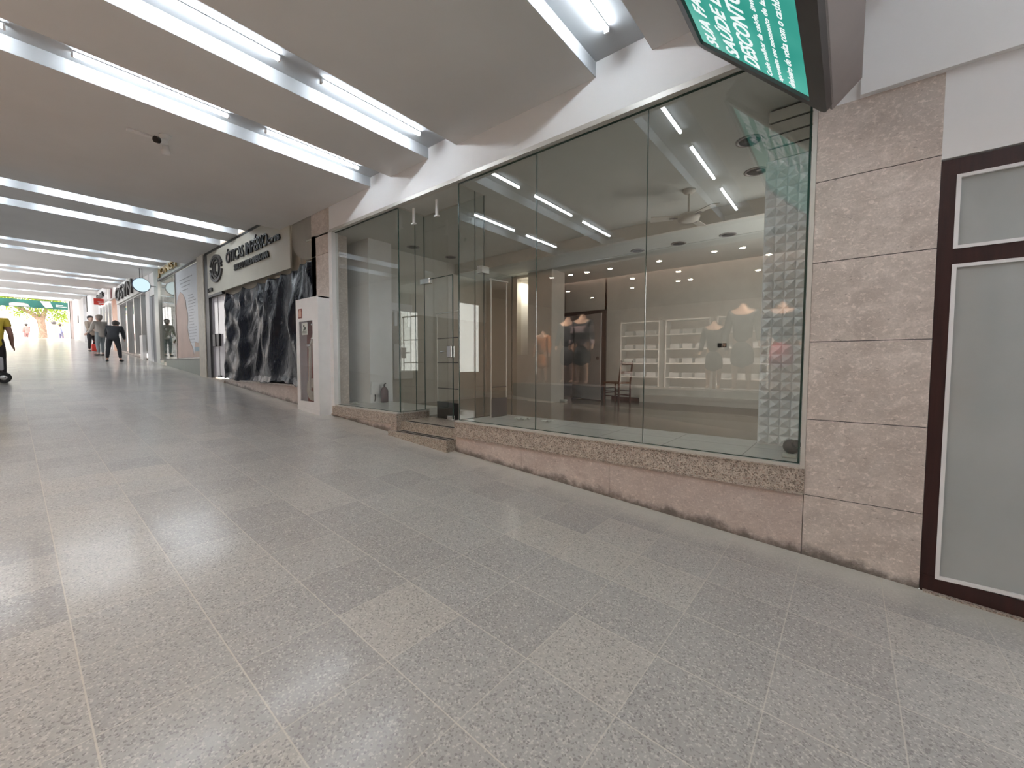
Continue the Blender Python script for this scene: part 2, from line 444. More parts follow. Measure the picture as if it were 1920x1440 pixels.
# travertine plinth (two slabs in length) and granite bands, tall glass side
b = MB()
xs = [-3.62, -2.62, -1.62, -.2075]
for i in range(3):
    x0, x1 = xs[i]+.0015, xs[i+1]-.0015
    b.hexa([(x0, -.0, fz(x0)-.05), (x1, -.0, fz(x1)-.05), (x1, .2, fz(x1)-.05), (x0, .2, fz(x0)-.05), (x0, -.0, .425), (x1, -.0, .425), (x1, .2, .425), (x0, .2, .425)])
struct('trim_2', b, 'trav_pink')
b = MB(); b.box((-3.63, -.012, .438), (-.205, .14, .592)); b.box((-3.64, -.024, .425), (-.205, .14, .438)); b.box((-3.64, -.02, .592), (-.205, .14, .600)); struct('trim_3', b, 'granite')
b = MB(); b.box((-3.64, .01, .600), (-.205, .10, .618)); struct('trim_4', b, 'alul')
# left part of the shopfront base, wraps into the entrance
b = MB(); b.box((-6.56, -.012, .475), (-4.93, .14, .60)); b.box((-4.93, -.014, .362), (-4.785, .56, .598)); b.box((-6.56, -.03, .452), (-4.93, .14, .475))
struct('trim_5', b, 'granite')
b = MB(); b.box((-6.56, .01, .60), (-4.79, .10, .618)); b.box((-4.85, .10, .60), (-4.775, .56, .618)); struct('trim_6', b, 'alul')
b = MB(); b.hexa([(-6.6, -.004, fz(-6.6)-.05), (-4.93, -.004, fz(-4.93)-.05), (-4.93, .2, fz(-4.93)-.05), (-6.6, .2, fz(-6.6)-.05), (-6.6, -.004, .452), (-4.93, -.004, .452), (-4.93, .2, .452), (-6.6, .2, .452)])
b.box((-4.93, -.012, .2), (-4.82, .2, .360))
struct('trim_7', b, 'trav_pink')
# entrance steps
b = MB()
b.hexa([(-4.82, -.13, fz(-4.82)-.03), (-3.64, -.13, fz(-3.64)-.03), (-3.64, .1, fz(-3.64)-.03), (-4.82, .1, fz(-4.82)-.03), (-4.82, -.13, .385), (-3.64, -.13, .385), (-3.64, .1, .385), (-4.82, .1, .385)])
b.box((-4.79, .06, .3), (-3.62, .62, .502))
struct('trim_8', b, 'granite_dark')
b = MB()
for y0, y1, z in ((-.085, -.055, .385), (-.02, .01, .385), (.085, .125, .502)): b.box((-4.70, y0, z), (-3.66, y1, z+.004))
tag(b.build('anti_slip_strips', 'blackr'), 'three black anti-slip strips stuck on the granite entrance steps', 'anti-slip strip')

# shop interior shell
b = MB(); b.box((-8.0, .62, .35), (.0, 6.4, .504)); b.box((-3.7, .14, .35), (.0, .62, .504)); struct('floor', b, 'shopfloor')
b = MB(); b.box((-3.60, .10, .504), (-.205, .86, .617)); b.box((-7.2, .10, .504), (-4.85, .62, .617)); b.box((-7.2, .62, .504), (-4.95, .95, .617)); struct('floor', b, 'platform')
b = MB(); b.box((-7.4, .15, 3.41), (.0, 2.8, 3.55)); b.box((-7.4, .0, 3.41), (-.205, .15, 3.43)); struct('ceiling', b, 'shopceil')
b = MB(); b.box((-7.4, 2.8, 3.2), (.0, 3.5, 3.5)); b.box((-7.4, 3.52, 3.2), (.0, 6.4, 3.5)); b.box((-7.4, 3.5, 3.23), (0, 3.52, 3.5)); struct('ceiling', b, 'shopceil')
b = MB(); b.box((-7.4, 2.76, 3.2), (.0, 2.80, 3.41)); b.box((-7.4, 2.74, 3.2), (.0, 2.76, 3.23)); struct('trim_9', b, 'offw')
# side walls
b = MB(); b.box((-6.75, .95, .35), (-6.6, 3.75, 2.25)); struct('wall_shop_side', b, 'beige')
b = MB(); b.box((-6.75, .95, 2.25), (-6.6, 3.75, 3.45)); b.box((-7.2, .0, .35), (-7.05, 1, 3.45)); struct('wall_shop_side', b, 'shopwall')
b = MB(); b.box((-7.1, .55, .6), (-6.34, 1.0, 3.41)); struct('trim_10', b, 'white', 'white boxed pillar behind the shop glass')
b = MB(); b.box((-.2, .3, .3), (-.05, 6.4, 3.5)); struct('wall_shop_right', b, 'shopwall')
# wall with the lit niche, pillar, back recess
b = MB(); b.box((-6.75, 3.75, .35), (-5.68, 3.9, 3.45)); struct('wall_shop_back', b, 'beige')
b = MB(); b.box((-5.68, 3.75, .35), (-4.9, 3.9, 1.49)); b.box((-5.28, 3.62, .5), (-4.68, 4.1, 3.45)); b.box((-5.68, 3.75, 3.15), (-5.28, 3.9, 3.45)); b.box((-5.70, 4.3, .4), (-5.2, 4.35, 3.4)); b.box((-5.75, 3.9, .4), (-5.7, 4.35, 3.4)); struct('wall_shop_back', b, 'offw')
b = MB(); b.box((-5.40, 4.1, .35), (-5.28, 6.0, 3.45)); struct('wall_shop_back', b, 'dark')  # side wall coloured dark to stand for shade in the recess
b = MB(); b.box((-4.25, 5.1, .35), (.0, 5.25, 3.45)); b.box((-5.3, 5.1, 2.5), (-4.2, 5.25, 3.45)); struct('wall_shop_back', b, 'shopwall')
b = MB(); b.box((-6.2, 5.9, .35), (-3.9, 6.1, 3.45)); struct('wall_shop_back', b, 'dark')  # dark colour again for the shaded depth of the recess
b = MB(); b.box((-5.3, 5.06, 2.42), (-4.2, 5.10, 2.50)); b.box((-4.27, 5.06, .5), (-4.2, 5.10, 2.45)); struct('trim_11', b, 'dark')
b = MB(); b.box((-3.40, 5.03, .60), (-.2, 5.1, .66)); b.box((-3.40, 5.04, .50), (-.2, 5.1, .60)); struct('baseboard_back', b, 'offw')
b = MB(); b.box((-4.05, 5.07, .504), (-3.40, 5.1, .58)); struct('baseboard_back', b, 'chairwood')
ld = bpy.data.lights.new('shop_side_light', 'AREA'); ld.shape = 'RECTANGLE'; ld.energy = 22; ld.size = 1.6; ld.size_y = 1.6; ld.color = (1, .97, .92)  # added fill for the dim shop, out of sight behind the column
lo = bpy.data.objects.new('shop_side_light', ld); COL.objects.link(lo); lo.location = (-.24, 3.1, 1.9); lo.rotation_euler = (0, math.radians(-90), PI)
# lit niche: a small downlight washes it
ld = bpy.data.lights.new('niche_light', 'AREA'); ld.energy = 9; ld.size = .3; ld.color = (1, .95, .85)
lo = bpy.data.objects.new('niche_light', ld); COL.objects.link(lo); lo.location = (-5.45, 4.08, 3.1)

# ================================================================== GLAZING OF THE EMPTY SHOP
ZT, ZB, YG = 3.405, .618, .06
def pane_x(name, x0, x1, parent, y=YG, z0=ZB, z1=ZT): return MB().box((x0, y-.004, z0), (x1, y+.004, z1)).build(name, 'glass', parent)
w1 = MB().box((-6.5, YG-.015, ZT), (-.205, YG+.015, ZT+.03)).box((-3.66, YG, ZT), (-3.61, .52, ZT+.02)).box((-4.82, YG, ZT), (-4.77, .52, ZT+.02)).box((-4.8, .49, ZT), (-3.6, .52, ZT+.02)).build('window_1', 'alul', kind='structure')
w1['label'] = 'frameless glass shopfront of the empty shop'
for x0, x1 in ((-6.49, -4.803), (-3.612, -2.486), (-2.480, -1.350), (-1.344, -.245)): pane_x('glass_pane', x0, x1, w1)
for x in (-4.798, -3.617): MB().box((x-.004, YG+.006, ZB if x > -4 else ZB), (x+.004, .33, ZT)).build('glass_pane', 'glass', w1); MB().box((x-.004, .337, ZB if x > -4 else ZB), (x+.004, .49, ZT)).build('glass_pane', 'glass', w1)
MB().box((-4.79, .496, 2.515), (-3.625, .504, ZT)).build('glass_pane', 'glass', w1)
b = MB()
for x in (-4.80,): b.box((x-.006, YG-.006, ZB), (x+.006, YG+.006, ZT))
for x in (-2.483, -1.347): b.box((x-.0025, YG-.005, ZB), (x+.0025, YG+.005, ZT))
b.box((-3.619, YG-.005, ZB), (-3.611, YG+.005, ZT))
for x in (-4.798, -3.617): b.box((x-.004, .330, ZB), (x+.004, .337, ZT)); b.box((x-.005, .49, ZB), (x+.005, .498, ZT))
b.box((-6.49, YG-.006, ZB), (-4.80, YG+.006, ZB+.006)); b.box((-3.61, YG-.006, ZB), (-.245, YG+.006, ZB+.006))
b.box((-3.61, YG-.012, ZT-.008), (-.245, YG+.006, ZT)); b.box((-6.49, YG-.012, ZT-.008), (-4.8, YG+.006, ZT))
b.box((-.252, YG-.006, ZB), (-.24, YG+.006, ZT))
b.box((-4.802, YG, ZB), (-4.794, .5, ZB+.006)); b.box((-3.621, YG, ZB), (-3.613, .5, ZB+.006))
b.build('silicone_joint', 'glass_edge', w1)
b = MB(); b.box((-.232, -.004, .60), (-.206, .09, ZT+.02)); b.build('window_frame', 'alul', w1); b = MB(); b.box((-6.6, -.006, .46), (-6.5, .1, 3.45)); b.build('window_frame', 'white', w1)
b = MB(); b.box((-6.58, -.008, 3.405), (-.206, .01, 3.45)); b.build('window_frame', 'alul', w1)
# stiffener rods hanging over the entrance
for x in (-4.645, -4.17):
    r = MB().box((x-.016, .19, 3.20), (x+.016, .21, 3.405)).box((x-.035, .18, 3.19), (x+.03, .22, 3.205)).build('steel_bracket', 'white', origin=(x, .2, 3.2))
    tag(r, 'white steel hanging bracket over the entrance, %s' % ('beside the glass corner' if x < -4.4 else 'in the middle of the opening'), 'bracket', 'hanging brackets over the entrance')
# double glass door: one leaf shut, one standing open inward
d1 = MB().box((-4.785, .496, .53), (-4.205, .504, 2.505)).build('door_1', 'glass', kind='structure')
d1['label'] = 'closed frameless glass door leaf'
MB().box((-4.207, .494, .53), (-4.199, .506, 2.505)).box((-4.785, .495, 2.5), (-4.2, .505, 2.508)).build('glass_edge', 'glass_edge', d1)
MB().box((-4.87, .47, 2.44), (-4.66, .53, 2.52), .006).build('patch_fitting', 'chrome', d1)
MB().box((-4.30, .47, .505), (-4.205, .53, .575), .006).build('patch_fitting', 'chrome', d1)
MB().box((-4.29, .46, 1.38), (-4.21, .54, 1.54), .006).build('door_lock', 'chrome', d1)
MB().tube([(-4.43, .47, 1.46), (-4.34, .47, 1.46)], .009, 8).tube([(-4.43, .47, 1.46), (-4.43, .5, 1.46)], .007, 8).build('door_handle', 'chrome', d1)
d2 = MB().box((-3.66, .52, .53), (-3.652, 1.10, 2.505)).build('door_2', 'glass', kind='structure')
MB().box((-3.662, 1.10, .53), (-3.650, 1.108, 2.505)).build('glass_edge', 'glass_edge', d2)
MB().box((-3.69, .44, 2.44), (-3.60, .58, 2.53), .006).build('patch_fitting', 'chrome', d2)

# ================================================================== FLOOR-TO-CEILING PYRAMID TILE COLUMN
b = MB(); x0, y0, sz = -.588, .72, .0762
for i in range(5):
    for j in range(31):
        xa = x0+i*sz; za = .622+j*sz
        c = (xa+sz*(.5+(.18 if (i+j) % 2 else -.16)), y0-.036, za+sz*.5)
        g = .003
        p = [(xa+g, y0-.004, za+g), (xa+sz-g, y0-.004, za+g), (xa+sz-g, y0-.004, za+sz-g), (xa+g, y0-.004, za+sz-g), c]
        b.add(p, [(0, 1, 4), (1, 2, 4), (2, 3, 4), (3, 0, 4)])
M['pyr'] = plain('grey_white_relief_tile', (.90, .915, .94), .35, var=.03)
pc = thing('relief_tile_column', 'tall column of grey white pyramid relief tiles behind the shop glass', 'decorative column', (-.4, .72, .617))
b.build('pyramid_tiles', 'pyr', pc)
MB().box((-.592, .72, .617), (-.205, .95, 2.985)).build('column_core', 'pyr', pc)
b = MB()
for k in range(4): b.box((-.58, .715, 2.99+k*.102), (-.205, .95, 2.99+k*.102+.088))
b.build('slatted_top', 'shopceil', pc)
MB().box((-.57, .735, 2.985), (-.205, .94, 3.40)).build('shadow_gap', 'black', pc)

# ================================================================== BROWN DOOR (door_3)
d3 = MB().box((.367, .0, -.02), (.428, .09, 2.44)).box((.428, .0, 2.35), (3.2, .09, 2.44)).box((.428, .0, 1.86), (3.2, .09, 1.945)).box((1.35, .0, .0), (1.42, .09, 2.4)).build('door_3', 'mahog', kind='structure')
d3['label'] = 'dark mahogany door frame with frosted panes'
b = MB(); b.hexa([(.367, -.004, -.025), (3.2, -.004, fz(3.2)+.0), (3.2, .09, fz(3.2)), (.367, .09, -.025), (.367, -.004, .072), (3.2, -.004, -.1), (3.2, .09, -.1), (.367, .09, .072)]); b.build('bottom_rail', 'mahog', d3)
b = MB()
def bead(x0, x1, z0, z1, t=.018):
    b.box((x0, -.006, z0), (x0+t, .03, z1)); b.box((x1-t, -.006, z0), (x1, .03, z1)); b.box((x0+t, -.005, z0), (x1-t, .03, z0+t)); b.box((x0+t, -.005, z1-t), (x1-t, .03, z1))
bead(.428, 1.35, 1.945, 2.35); bead(.428, 1.35, .06, 1.86)
b.build('glazing_bead', 'white', d3)
t = NT('frosted_film'); M['frost'] = t.prin(t.mix(t.mapr(t.noise(3, 3), .3, .7), (.36, .38, .37), (.40, .415, .405)), .5, spec=.3, coat=.7, normal=t.bump(t.noise(300, 2), .1, .002))
MB().box((.44, .012, 1.95), (1.34, .02, 2.34)).build('transom_pane', 'frost', d3)
MB().box((.44, .012, .05), (1.34, .02, 1.85)).build('frosted_pane', 'frost', d3)
b = MB(); b.hexa([(.38, -.03, fz(.38)-.02), (3.2, -.03, fz(3.2)-.02), (3.2, .1, fz(3.2)-.02), (.38, .1, fz(.38)-.02), (.38, -.03, fz(.38)+.012), (3.2, -.03, fz(3.2)+.012), (3.2, .1, fz(3.2)+.012), (.38, .1, fz(.38)+.012)]); struct('trim_12', b, 'granite')

# ================================================================== AD LIGHT BOX
def adbox():
    r = thing('advertising_light_box', 'tilted green advertising light box with white lettering in a dark grey frame', 'light box', (-.5, -1.5, 3.1))
    L = 1.03; T = .2; ya, yb = -.3, -2.6
    o = Vector((-.137, 0, 2.753)); dl = Vector((-.707, 0, .707)); dt = Vector((.707, 0, .707))
    def P(l, t, y): q = o+dl*l+dt*t; return (q.x, y, q.z)
    def slab(l0, l1, t0, t1, y0, y1):
        m = MB(); m.hexa([P(l0, t0, y0), P(l1, t0, y0), P(l1, t0, y1), P(l0, t0, y1), P(l0, t1, y0), P(l1, t1, y0), P(l1, t1, y1), P(l0, t1, y1)]); return m
    # body with rounded corners at the near-wall end
    def ring(y, inset, t):
        c = .07-inset*.4
        return None
    m = slab(.0, L, .02, T, yb, ya+.004); m.build('housing', 'greybox', r)
    fw = .055; fl = .115
    m = MB()
    def prof(t0, t1, l0, l1, y0, y1, rad, seg=5):
        pts = []
        for (cl, cy_, a0) in ((l0+rad, y0+rad, PI), (l1-rad, y0+rad, 1.5*PI), (l1-rad, y1-rad, 0), (l0+rad, y1-rad, .5*PI)):
            for k in range(seg+1):
                a = a0+k*(PI/2)/seg; pts.append((cl+rad*math.cos(a), cy_+rad*math.sin(a)))
        return pts
    outer = prof(0, 0, -.0, L, yb, ya, .06); inner = prof(0, 0, fl, L-fw, yb+fw, ya-fw, .012)
    n = len(outer); vs = [P(l, -.012, y) for l, y in outer]+[P(l, -.012, y) for l, y in inner]+[P(l, .03, y) for l, y in outer]+[P(l, .012, y) for l, y in inner]
    fs = []
    for i in range(n):
        j = (i+1) % n; fs += [(i, j, n+j, n+i), (i, 2*n+i, 2*n+j, j), (n+i, n+j, 3*n+j, 3*n+i)]
    m.add(vs, fs); m.build('frame', 'dark', r)
    t = NT('green_backlit_print'); P_, X, Y, Z = t.pos()
    c = t.mix(t.mapr(t.noise(1.6, 2), .35, .65), (.03, .30, .235), (.10, .47, .38))
    c = t.mix(t.mapr(t.noise(.9, 1), .5, .62, 0, .55, True), c, (.22, .60, .50))
    e = t.n('ShaderNodeEmission'); t.put(e.inputs[0], c); e.inputs[1].default_value = .58; t.t.links.new(e.outputs[0], t.out.inputs[0])
    scr = slab(fl-.005, L-fw+.005, .006, .016, yb+fw, ya-fw+.005).build('screen', t.m, r)
    wt = emis('backlit_white_print', (.85, .93, .92), .62)
    # lettering: reading direction -Y, top of letters towards +l
    m = MB()
    def fn(l, y):
        return lambda u, v, w: P(l+v, .002-w*.05, y-u)
    for s_, l, h, wd, y in (('SUA FAMÍLIA', .815, .115, .80, -.385), ('SAÚDE E MAIS', .645, .125, .92, -.385), ('DESCONTOS', .485, .115, .74, -.385)):
        place_text(m, s_, fn(l, y), width=wd, height=h, shear=.25, bold=.022, ext=.02)
    for s_, l, h, wd in (('Cuide melhor da saúde, invista e', .385, .042, .78), ('aproveite seu momento de lazer', .305, .044, .78), ('dinheiro de volta com o cashback', .225, .044, .84)):
        place_text(m, s_, fn(l, -.385), width=wd, height=h, shear=.2, bold=.0, ext=.02)
    m.build('lettering', wt, scr)
    MB().box((-.30, -.9, 3.2), (-.27, -.87, 3.814)).box((-.30, -2.2, 3.2), (-.27, -2.17, 3.814)).build('hanger', 'dark', r)
adbox()

# ================================================================== CEILING SECURITY CAMERA
r = thing('security_camera', 'white dome security camera with conduit box on the corridor ceiling', 'security camera', (-5.96, -2.2, 3.814))
MB().box((-6.10, -2.47, 3.79), (-6.05, -2.24, 3.814), .004).build('conduit_box', 'white', r)
MB().lathe((-5.95, -2.17, 3.814), [(.055, 0), (.055, -.02), (.035, -.03), (.02, -.07)], 20).build('mount', 'white', r)
MB().tube([(-5.95, -2.17, 3.745), (-5.90, -2.24, 3.72)], .036, 16).build('housing', 'white', r)
MB().tube([(-5.90, -2.24, 3.72), (-5.88, -2.27, 3.712)], .034, 16).build('lens', 'black', r)
MB().lathe((-6.2, -2.12, 3.814), [(.03, 0), (.03, -.05), (.045, -.07), (.04, -.1), (.01, -.11)], 18).build('sensor', 'white', r)

# ================================================================== FIRE HOSE CABINET
FX0, FX1, FY = -7.40, -6.605, -.2
r = thing('fire_hose_cabinet', 'tall white fire hose cabinet with a glass window beside the shopfront', 'cabinet', (-7.0, -.1, .45))
b = MB(); b.box((FX0, FY, .5), (FX0+.195, FY+.02, 2.36)); b.box((-6.67+.0, FY, .5), (FX1, FY+.02, 2.36)); b.box((FX0+.195, FY, 2.02), (-6.67, FY+.02, 2.36)); b.box((FX0+.195, FY, .5), (-6.67, FY+.02, .65))
b = MB(); gx0, gx1, gz0, gz1 = -7.29, -6.80, .655, 2.0
b.box((FX0, FY, .53), (gx0, FY+.02, 2.375)); b.box((gx1, FY, .53), (FX1, FY+.02, 2.375)); b.box((gx0, FY, gz1), (gx1, FY+.02, 2.375)); b.box((gx0, FY, .53), (gx1, FY+.02, gz0))
b.box((FX0, FY+.02, .53), (FX0+.02, -.0, 2.375)); b.box((FX1-.02, FY+.02, .53), (FX1, -.0, 2.375)); b.box((FX0, FY+.02, 2.355), (FX1, 0, 2.375))
b.build('cabinet_body', 'white', r)
b = MB(); b.hexa([(FX0-.004, FY-.004, fz(FX0)), (FX1+.004, FY-.004, fz(FX1)), (FX1+.004, 0, fz(FX1)), (FX0-.004, 0, fz(FX0)), (FX0-.004, FY-.004, .575), (FX1+.004, FY-.004, .535), (FX1+.004, 0, .535), (FX0-.004, 0, .575)]); b.build('plinth', 'white', r)
M['glass_low'] = glass('cabinet_glass', (.97, .97, .97), .02)
M['redin'] = plain('red_brown_lining', (.30, .07, .05), .55, var=.15)
MB().box((FX0+.02, -.03, .6), (FX1-.02, -.012, 2.34)).build('back_panel', 'redin', r)
MB().box((gx0, FY+.006, gz0), (gx1, FY+.010, gz1)).build('window_glass', 'glass_low', r)
M['signred'] = plain('faded_red_print', (.22, .05, .035), .5, var=.05); M['signpink'] = plain('faded_pink_print', (.60, .36, .28), .5, var=.05)
s_ = MB().box((-7.30, FY-.004, 2.055), (-7.165, FY, 2.215)).build('hose_sign', 'signred', r)
MB().prism([(-7.28, 2.075), (-7.19, 2.075), (-7.185, 2.15), (-7.20, 2.185), (-7.18, 2.2), (-7.26, 2.195), (-7.285, 2.14)], FY-.006, FY-.004).build('pictogram', 'signpink', s_)
M['paper'] = plain('paper', (.62, .64, .60), .7, var=.03)
n_ = MB().box((-7.19, FY+.001, 1.77), (-6.98, FY+.005, 1.975)).build('notice', 'paper', r)
b = MB()
for cx, cz, q in ((-7.11, 1.92, .022), (-7.07, 1.88, .026), (-7.11, 1.855, .02)):
    b.lathe((cx, FY-.0005, cz), [(q, 0), (q, .001)], 14, 'y')
for k in range(3): b.box((-7.16, FY-.001, 1.80+k*.014), (-7.01, FY+.0005, 1.806+k*.014))
M['ink'] = plain('dark_ink', (.06, .08, .06), .6, var=0); b.build('print', 'ink', n_)
b = MB(); b.lathe((-6.83, FY-.004, 1.93), [(.016, 0), (.016, .01)], 14, 'y'); b.lathe((-6.83, FY-.004, 1.70), [(.02, 0), (.02, .01)], 14, 'y'); b.build('lock', 'chrome', r)
M['hose'] = plain('canvas_hose', (.52, .49, .43), .8, var=.1, vs_=60)
h = thing('fire_hose', 'rolled pale canvas fire hose hanging inside the white cabinet', 'fire hose', (-7.05, -.12, .66))
b = MB()
for k in range(7): 
    rr = .05+.022*k
    b.tube([(-7.04+rr*math.cos(a*.2618), -.11, .85+rr*math.sin(a*.2618)) for a in range(25)], .012, 6, False)
b.build('coil', 'hose', h)
b = MB(); b.hexa([(-7.15, -.13, .84), (-7.09, -.13, .84), (-7.09, -.10, .84), (-7.15, -.10, .84), (-7.10, -.13, 1.62), (-7.02, -.13, 1.62), (-7.02, -.10, 1.62), (-7.10, -.10, 1.62)]); b.hexa([(-7.12, -.13, 1.55), (-7.02, -.13, 1.62), (-7.02, -.10, 1.62), (-7.12, -.10, 1.55), (-6.92, -.13, 1.84), (-6.88, -.13, 1.84), (-6.88, -.1, 1.84), (-6.92, -.1, 1.84)])
b.build('flat_hose', 'hose', h)
MB().tube([(-7.16, -.12, 1.60), (-7.03, -.12, 1.60)], .022, 10).build('coupling', 'chrome', h)

# stone pillar behind the cabinet
b = MB()
for z0, z1 in ((.3, 1.4), (1.404, 2.3), (2.304, 3.1), (3.104, 4.12)): b.box((-7.2, -.0, z0), (-6.58, .3, z1))
b.box((-7.19, .01, .3), (-6.6, .29, 4.1)); struct('trim_13', b, 'trav')

# ================================================================== OPTICIAN SHOP (second shop)
b = MB(); b.box((-13.25, .12, 2.95), (-7.9, .3, 4.3)); b.box((-8.02, .22, 2.4), (-7.2, .4, 4.2)); struct('wall_right', b, 'beige')
b = MB(); b.hexa([(-11.99, 0, fz(-11.99)-.1), (-7.2, 0, fz(-7.2)-.1), (-7.2, .2, fz(-7.2)-.1), (-11.99, .2, fz(-11.99)-.1), (-11.99, 0, .87), (-7.2, 0, .87), (-7.2, .2, .87), (-11.99, .2, .87)]); struct('trim_14', b, 'trav_pink')
b = MB(); b.box((-12.0, -.04, .87), (-7.2, .25, .90)); struct('trim_15', b, 'granite')
b = MB(); b.box((-11.9, .13, .9), (-7.2, .16, 3.1)); struct('window_2', b, 'dark')
b = MB(); b.box((-13.27, -.01, .85), (-12.93, .08, 4.13)); b.box((-13.2, -.01, 4.08), (-9.3, .06, 4.15)); b.box((-12.95, -.02, 2.98), (-11.85, .05, 3.04)); struct('trim_16', b, 'black')
r = thing('shop_fascia_sign', 'cream fascia sign with raised black serif letters and round emblem', 'shop sign', (-10.6, .02, 3.05))
MB().box((-12.93, -.02, 3.04), (-8.0, .01, 4.08)).build('sign_board', plain('cream_board', (.50, .475, .40), .35, var=.05, vs_=1.2), r)
def fac(x, z, y=.0): return lambda u, v, w: (x+u, y-.04-w*1.5, z+v)
b = MB(); place_text(b, 'ÓTICAS IMPÉRIO', fac(-11.40, 3.62), width=2.45, height=.32, bold=.006, ext=.008, spacing=1.0); place_text(b, 'CVTB', fac(-8.93, 3.63), width=.55, height=.11, bold=.03, ext=.008)
b.build('lettering', 'black', r)
b = MB(); place_text(b, 'SINCE O LIVRO AMERICANA', fac(-10.87, 3.385), width=1.95, height=.135, bold=.03, ext=.008); b.build('lettering', 'black', r)
b = MB(); place_text(b, '178', fac(-12.86, 3.10), width=.36, height=.10, bold=.02, ext=.012); b.build('house_number', 'black', r)
# emblem: broken ring, eye arcs, central drop
b = MB()
def arc(cx, cz, rx, rz, a0, a1, w, n=24):
    pts = [(cx+rx*math.cos(math.radians(a0+(a1-a0)*k/n)), cz+rz*math.sin(math.radians(a0+(a1-a0)*k/n))) for k in range(n+1)]
    pin = [(cx+(rx-w)*math.cos(math.radians(a0+(a1-a0)*k/n)), cz+(rz-w)*math.sin(math.radians(a0+(a1-a0)*k/n))) for k in range(n+1)]
    for k in range(n): b.prism([pts[k], pts[k+1], pin[k+1], pin[k]], -.06, -.0)
arc(-12.17, 3.63, .46, .33, 15, 165, .07); arc(-12.17, 3.62, .46, .33, 190, 350, .07); arc(-12.17, 3.63, .26, .25, 0, 360, .035); arc(-12.17, 3.62, .10, .17, 60, 330, .03)
arc(-12.17, 3.78, .50, .38, 205, 232, .05); arc(-12.17, 3.46, .50, .38, 28, 52, .05)
b.build('emblem', 'dark', r)
# curved hanging panel between sign and pillar
b = MB(); n = 12
pts = [(-7.99, 4.1)]+[(-8.0+.75*(1-math.cos(k*PI/2/n)), 3.55-.45*math.sin(k*PI/2/n)) for k in range(n+1)]+[(-7.205, 3.10), (-7.205, 4.1)]
b.prism(pts, .02, .05)
tag(b.build('curved_panel', plain('grey_beige_panel', (.30, .285, .25), .6)), 'loose curved beige panel between the fascia sign and stone pillar', 'panel')
# glass door of this shop
d = MB().box((-12.90, .05, .93), (-12.43, .06, 2.97)).box((-12.41, .05, .93), (-11.95, .06, 2.97)).build('door_4', plain('reflective_glass', (.52, .49, .52), .06, spec=.9, var=.03), kind='structure')
MB().box((-12.43, .045, .93), (-12.41, .065, 2.97)).build('door_gap', 'dark', d)
for x in (-12.66, -12.36): MB().box((x-.10, .0, 1.72), (x+.10, .05, 2.03), .005).build('door_handle', 'black', d)
MB().box((-12.5, .02, .93), (-12.3, .07, .98)).build('floor_lock', 'black', d)
b = MB(); b.hexa([(-13.3, -.02, fz(-13.3)-.05), (-11.9, -.02, fz(-11.9)-.05), (-11.9, .2, fz(-11.9)-.05), (-13.3, .2, fz(-13.3)-.05), (-13.3, -.02, .915), (-11.9, -.02, .87), (-11.9, .2, .87), (-13.3, .2, .915)]); struct('trim_17', b, 'granite')
# black plastic sheet
def sheet():
    nx, nz = 300, 120; vs = []; fs = []
    hooks = [-11.87, -10.75, -9.88, -9.25, -8.62, -8.15, -7.85, -7.55, -7.24]
    X0, X1 = -11.87, -7.205
    rnd = random.Random(3)
    rid = [(h, rnd.uniform(-.5, .4), .05+.05*rnd.random(), rnd.uniform(.05, .10)) for h in hooks]
    extra = [(rnd.uniform(X0, X1), rnd.uniform(-.9, .2), rnd.uniform(.06, .14), rnd.uniform(.03, .06)) for _ in range(13)]
    for i in range(nx+1):
        s = i/nx; x = X0+(X1-X0)*s
        # top edge with swags between hooks
        k = max(0, min(len(hooks)-2, sum(1 for h in hooks if h <= x)-1)); a, c = hooks[k], hooks[k+1]; q = min(1, max(0, (x-a)/(c-a)))
        zt = 3.03+.09*(s if s > .86 else 0)-.10*(c-a)*4*q*(1-q)*(1. if k < 3 else .6)
        zb = .90+.02*math.sin(x*5)+.03*math.sin(x*2.1+1)
        for j in range(nz+1):
            t = j/nz; z = zt+(zb-zt)*t; d = 3.12-z
            y = .10; tf = min(1, .25+d*2.2)
            for h, slant, w, amp in rid:
                xc = h-slant*d*.9; ww = w*(1+1.3*d)
                y -= tf*amp*math.exp(-((x-xc)/ww)**2)
            for h, slant, w, amp in extra:
                xc = h+slant*d*.6; ww = w*(1+.5*d)
                y -= amp*math.exp(-((x-xc)/ww)**2)*min(1, d*1.6)
            # hanging swag ripples near the first two hooks
            if x < -9.2:
                cx = -10.9; e = ((x-cx)/1.15)**2
                ph = (z-e*.95+.2)*11
                y -= .030*math.sin(ph)*math.exp(-e*.7)*min(1, d*2)*max(0, 1-t*.55)
            y += .004*math.sin(19*x+4*math.sin(2*z))*min(1, d*2)+.003*math.sin(9*z+5*x)
            xx = x+.04*math.sin(z*3+x)*t
            if t > .94: y -= (t-.94)*.6
            if x > -7.62: y = max(y, .012+.003*math.sin(40*x))
            vs.append((xx, y, z+(.012*math.sin(17*x) if t > .9 else 0)))
    for i in range(nx):
        for j in range(nz):
            a = i*(nz+1)+j; fs.append((a, a+1, a+nz+2, a+nz+1))
    m = MB(); m.add(vs, fs, True)
    t = NT('black_plastic_film'); h = t.m_('ADD', t.noise(3.5, 3, .5, None, 1.2), t.m_('MULTIPLY', t.noise(13, 3, .6, t.scale_vec(t.pos()[0], (1, 1, .3)), .8), .35))
    mt = t.prin((.008, .010, .018), .24, spec=.30, normal=t.bump(h, .5, .05))
    o = m.build('plastic_sheet', mt, origin=(-9.5, -.05, .9))
    tag(o, 'crumpled black plastic sheet hung over the opening of the second shop', 'plastic sheet')
    sm = o.modifiers.new('s', 'SOLIDIFY'); sm.thickness = .002
sheet()

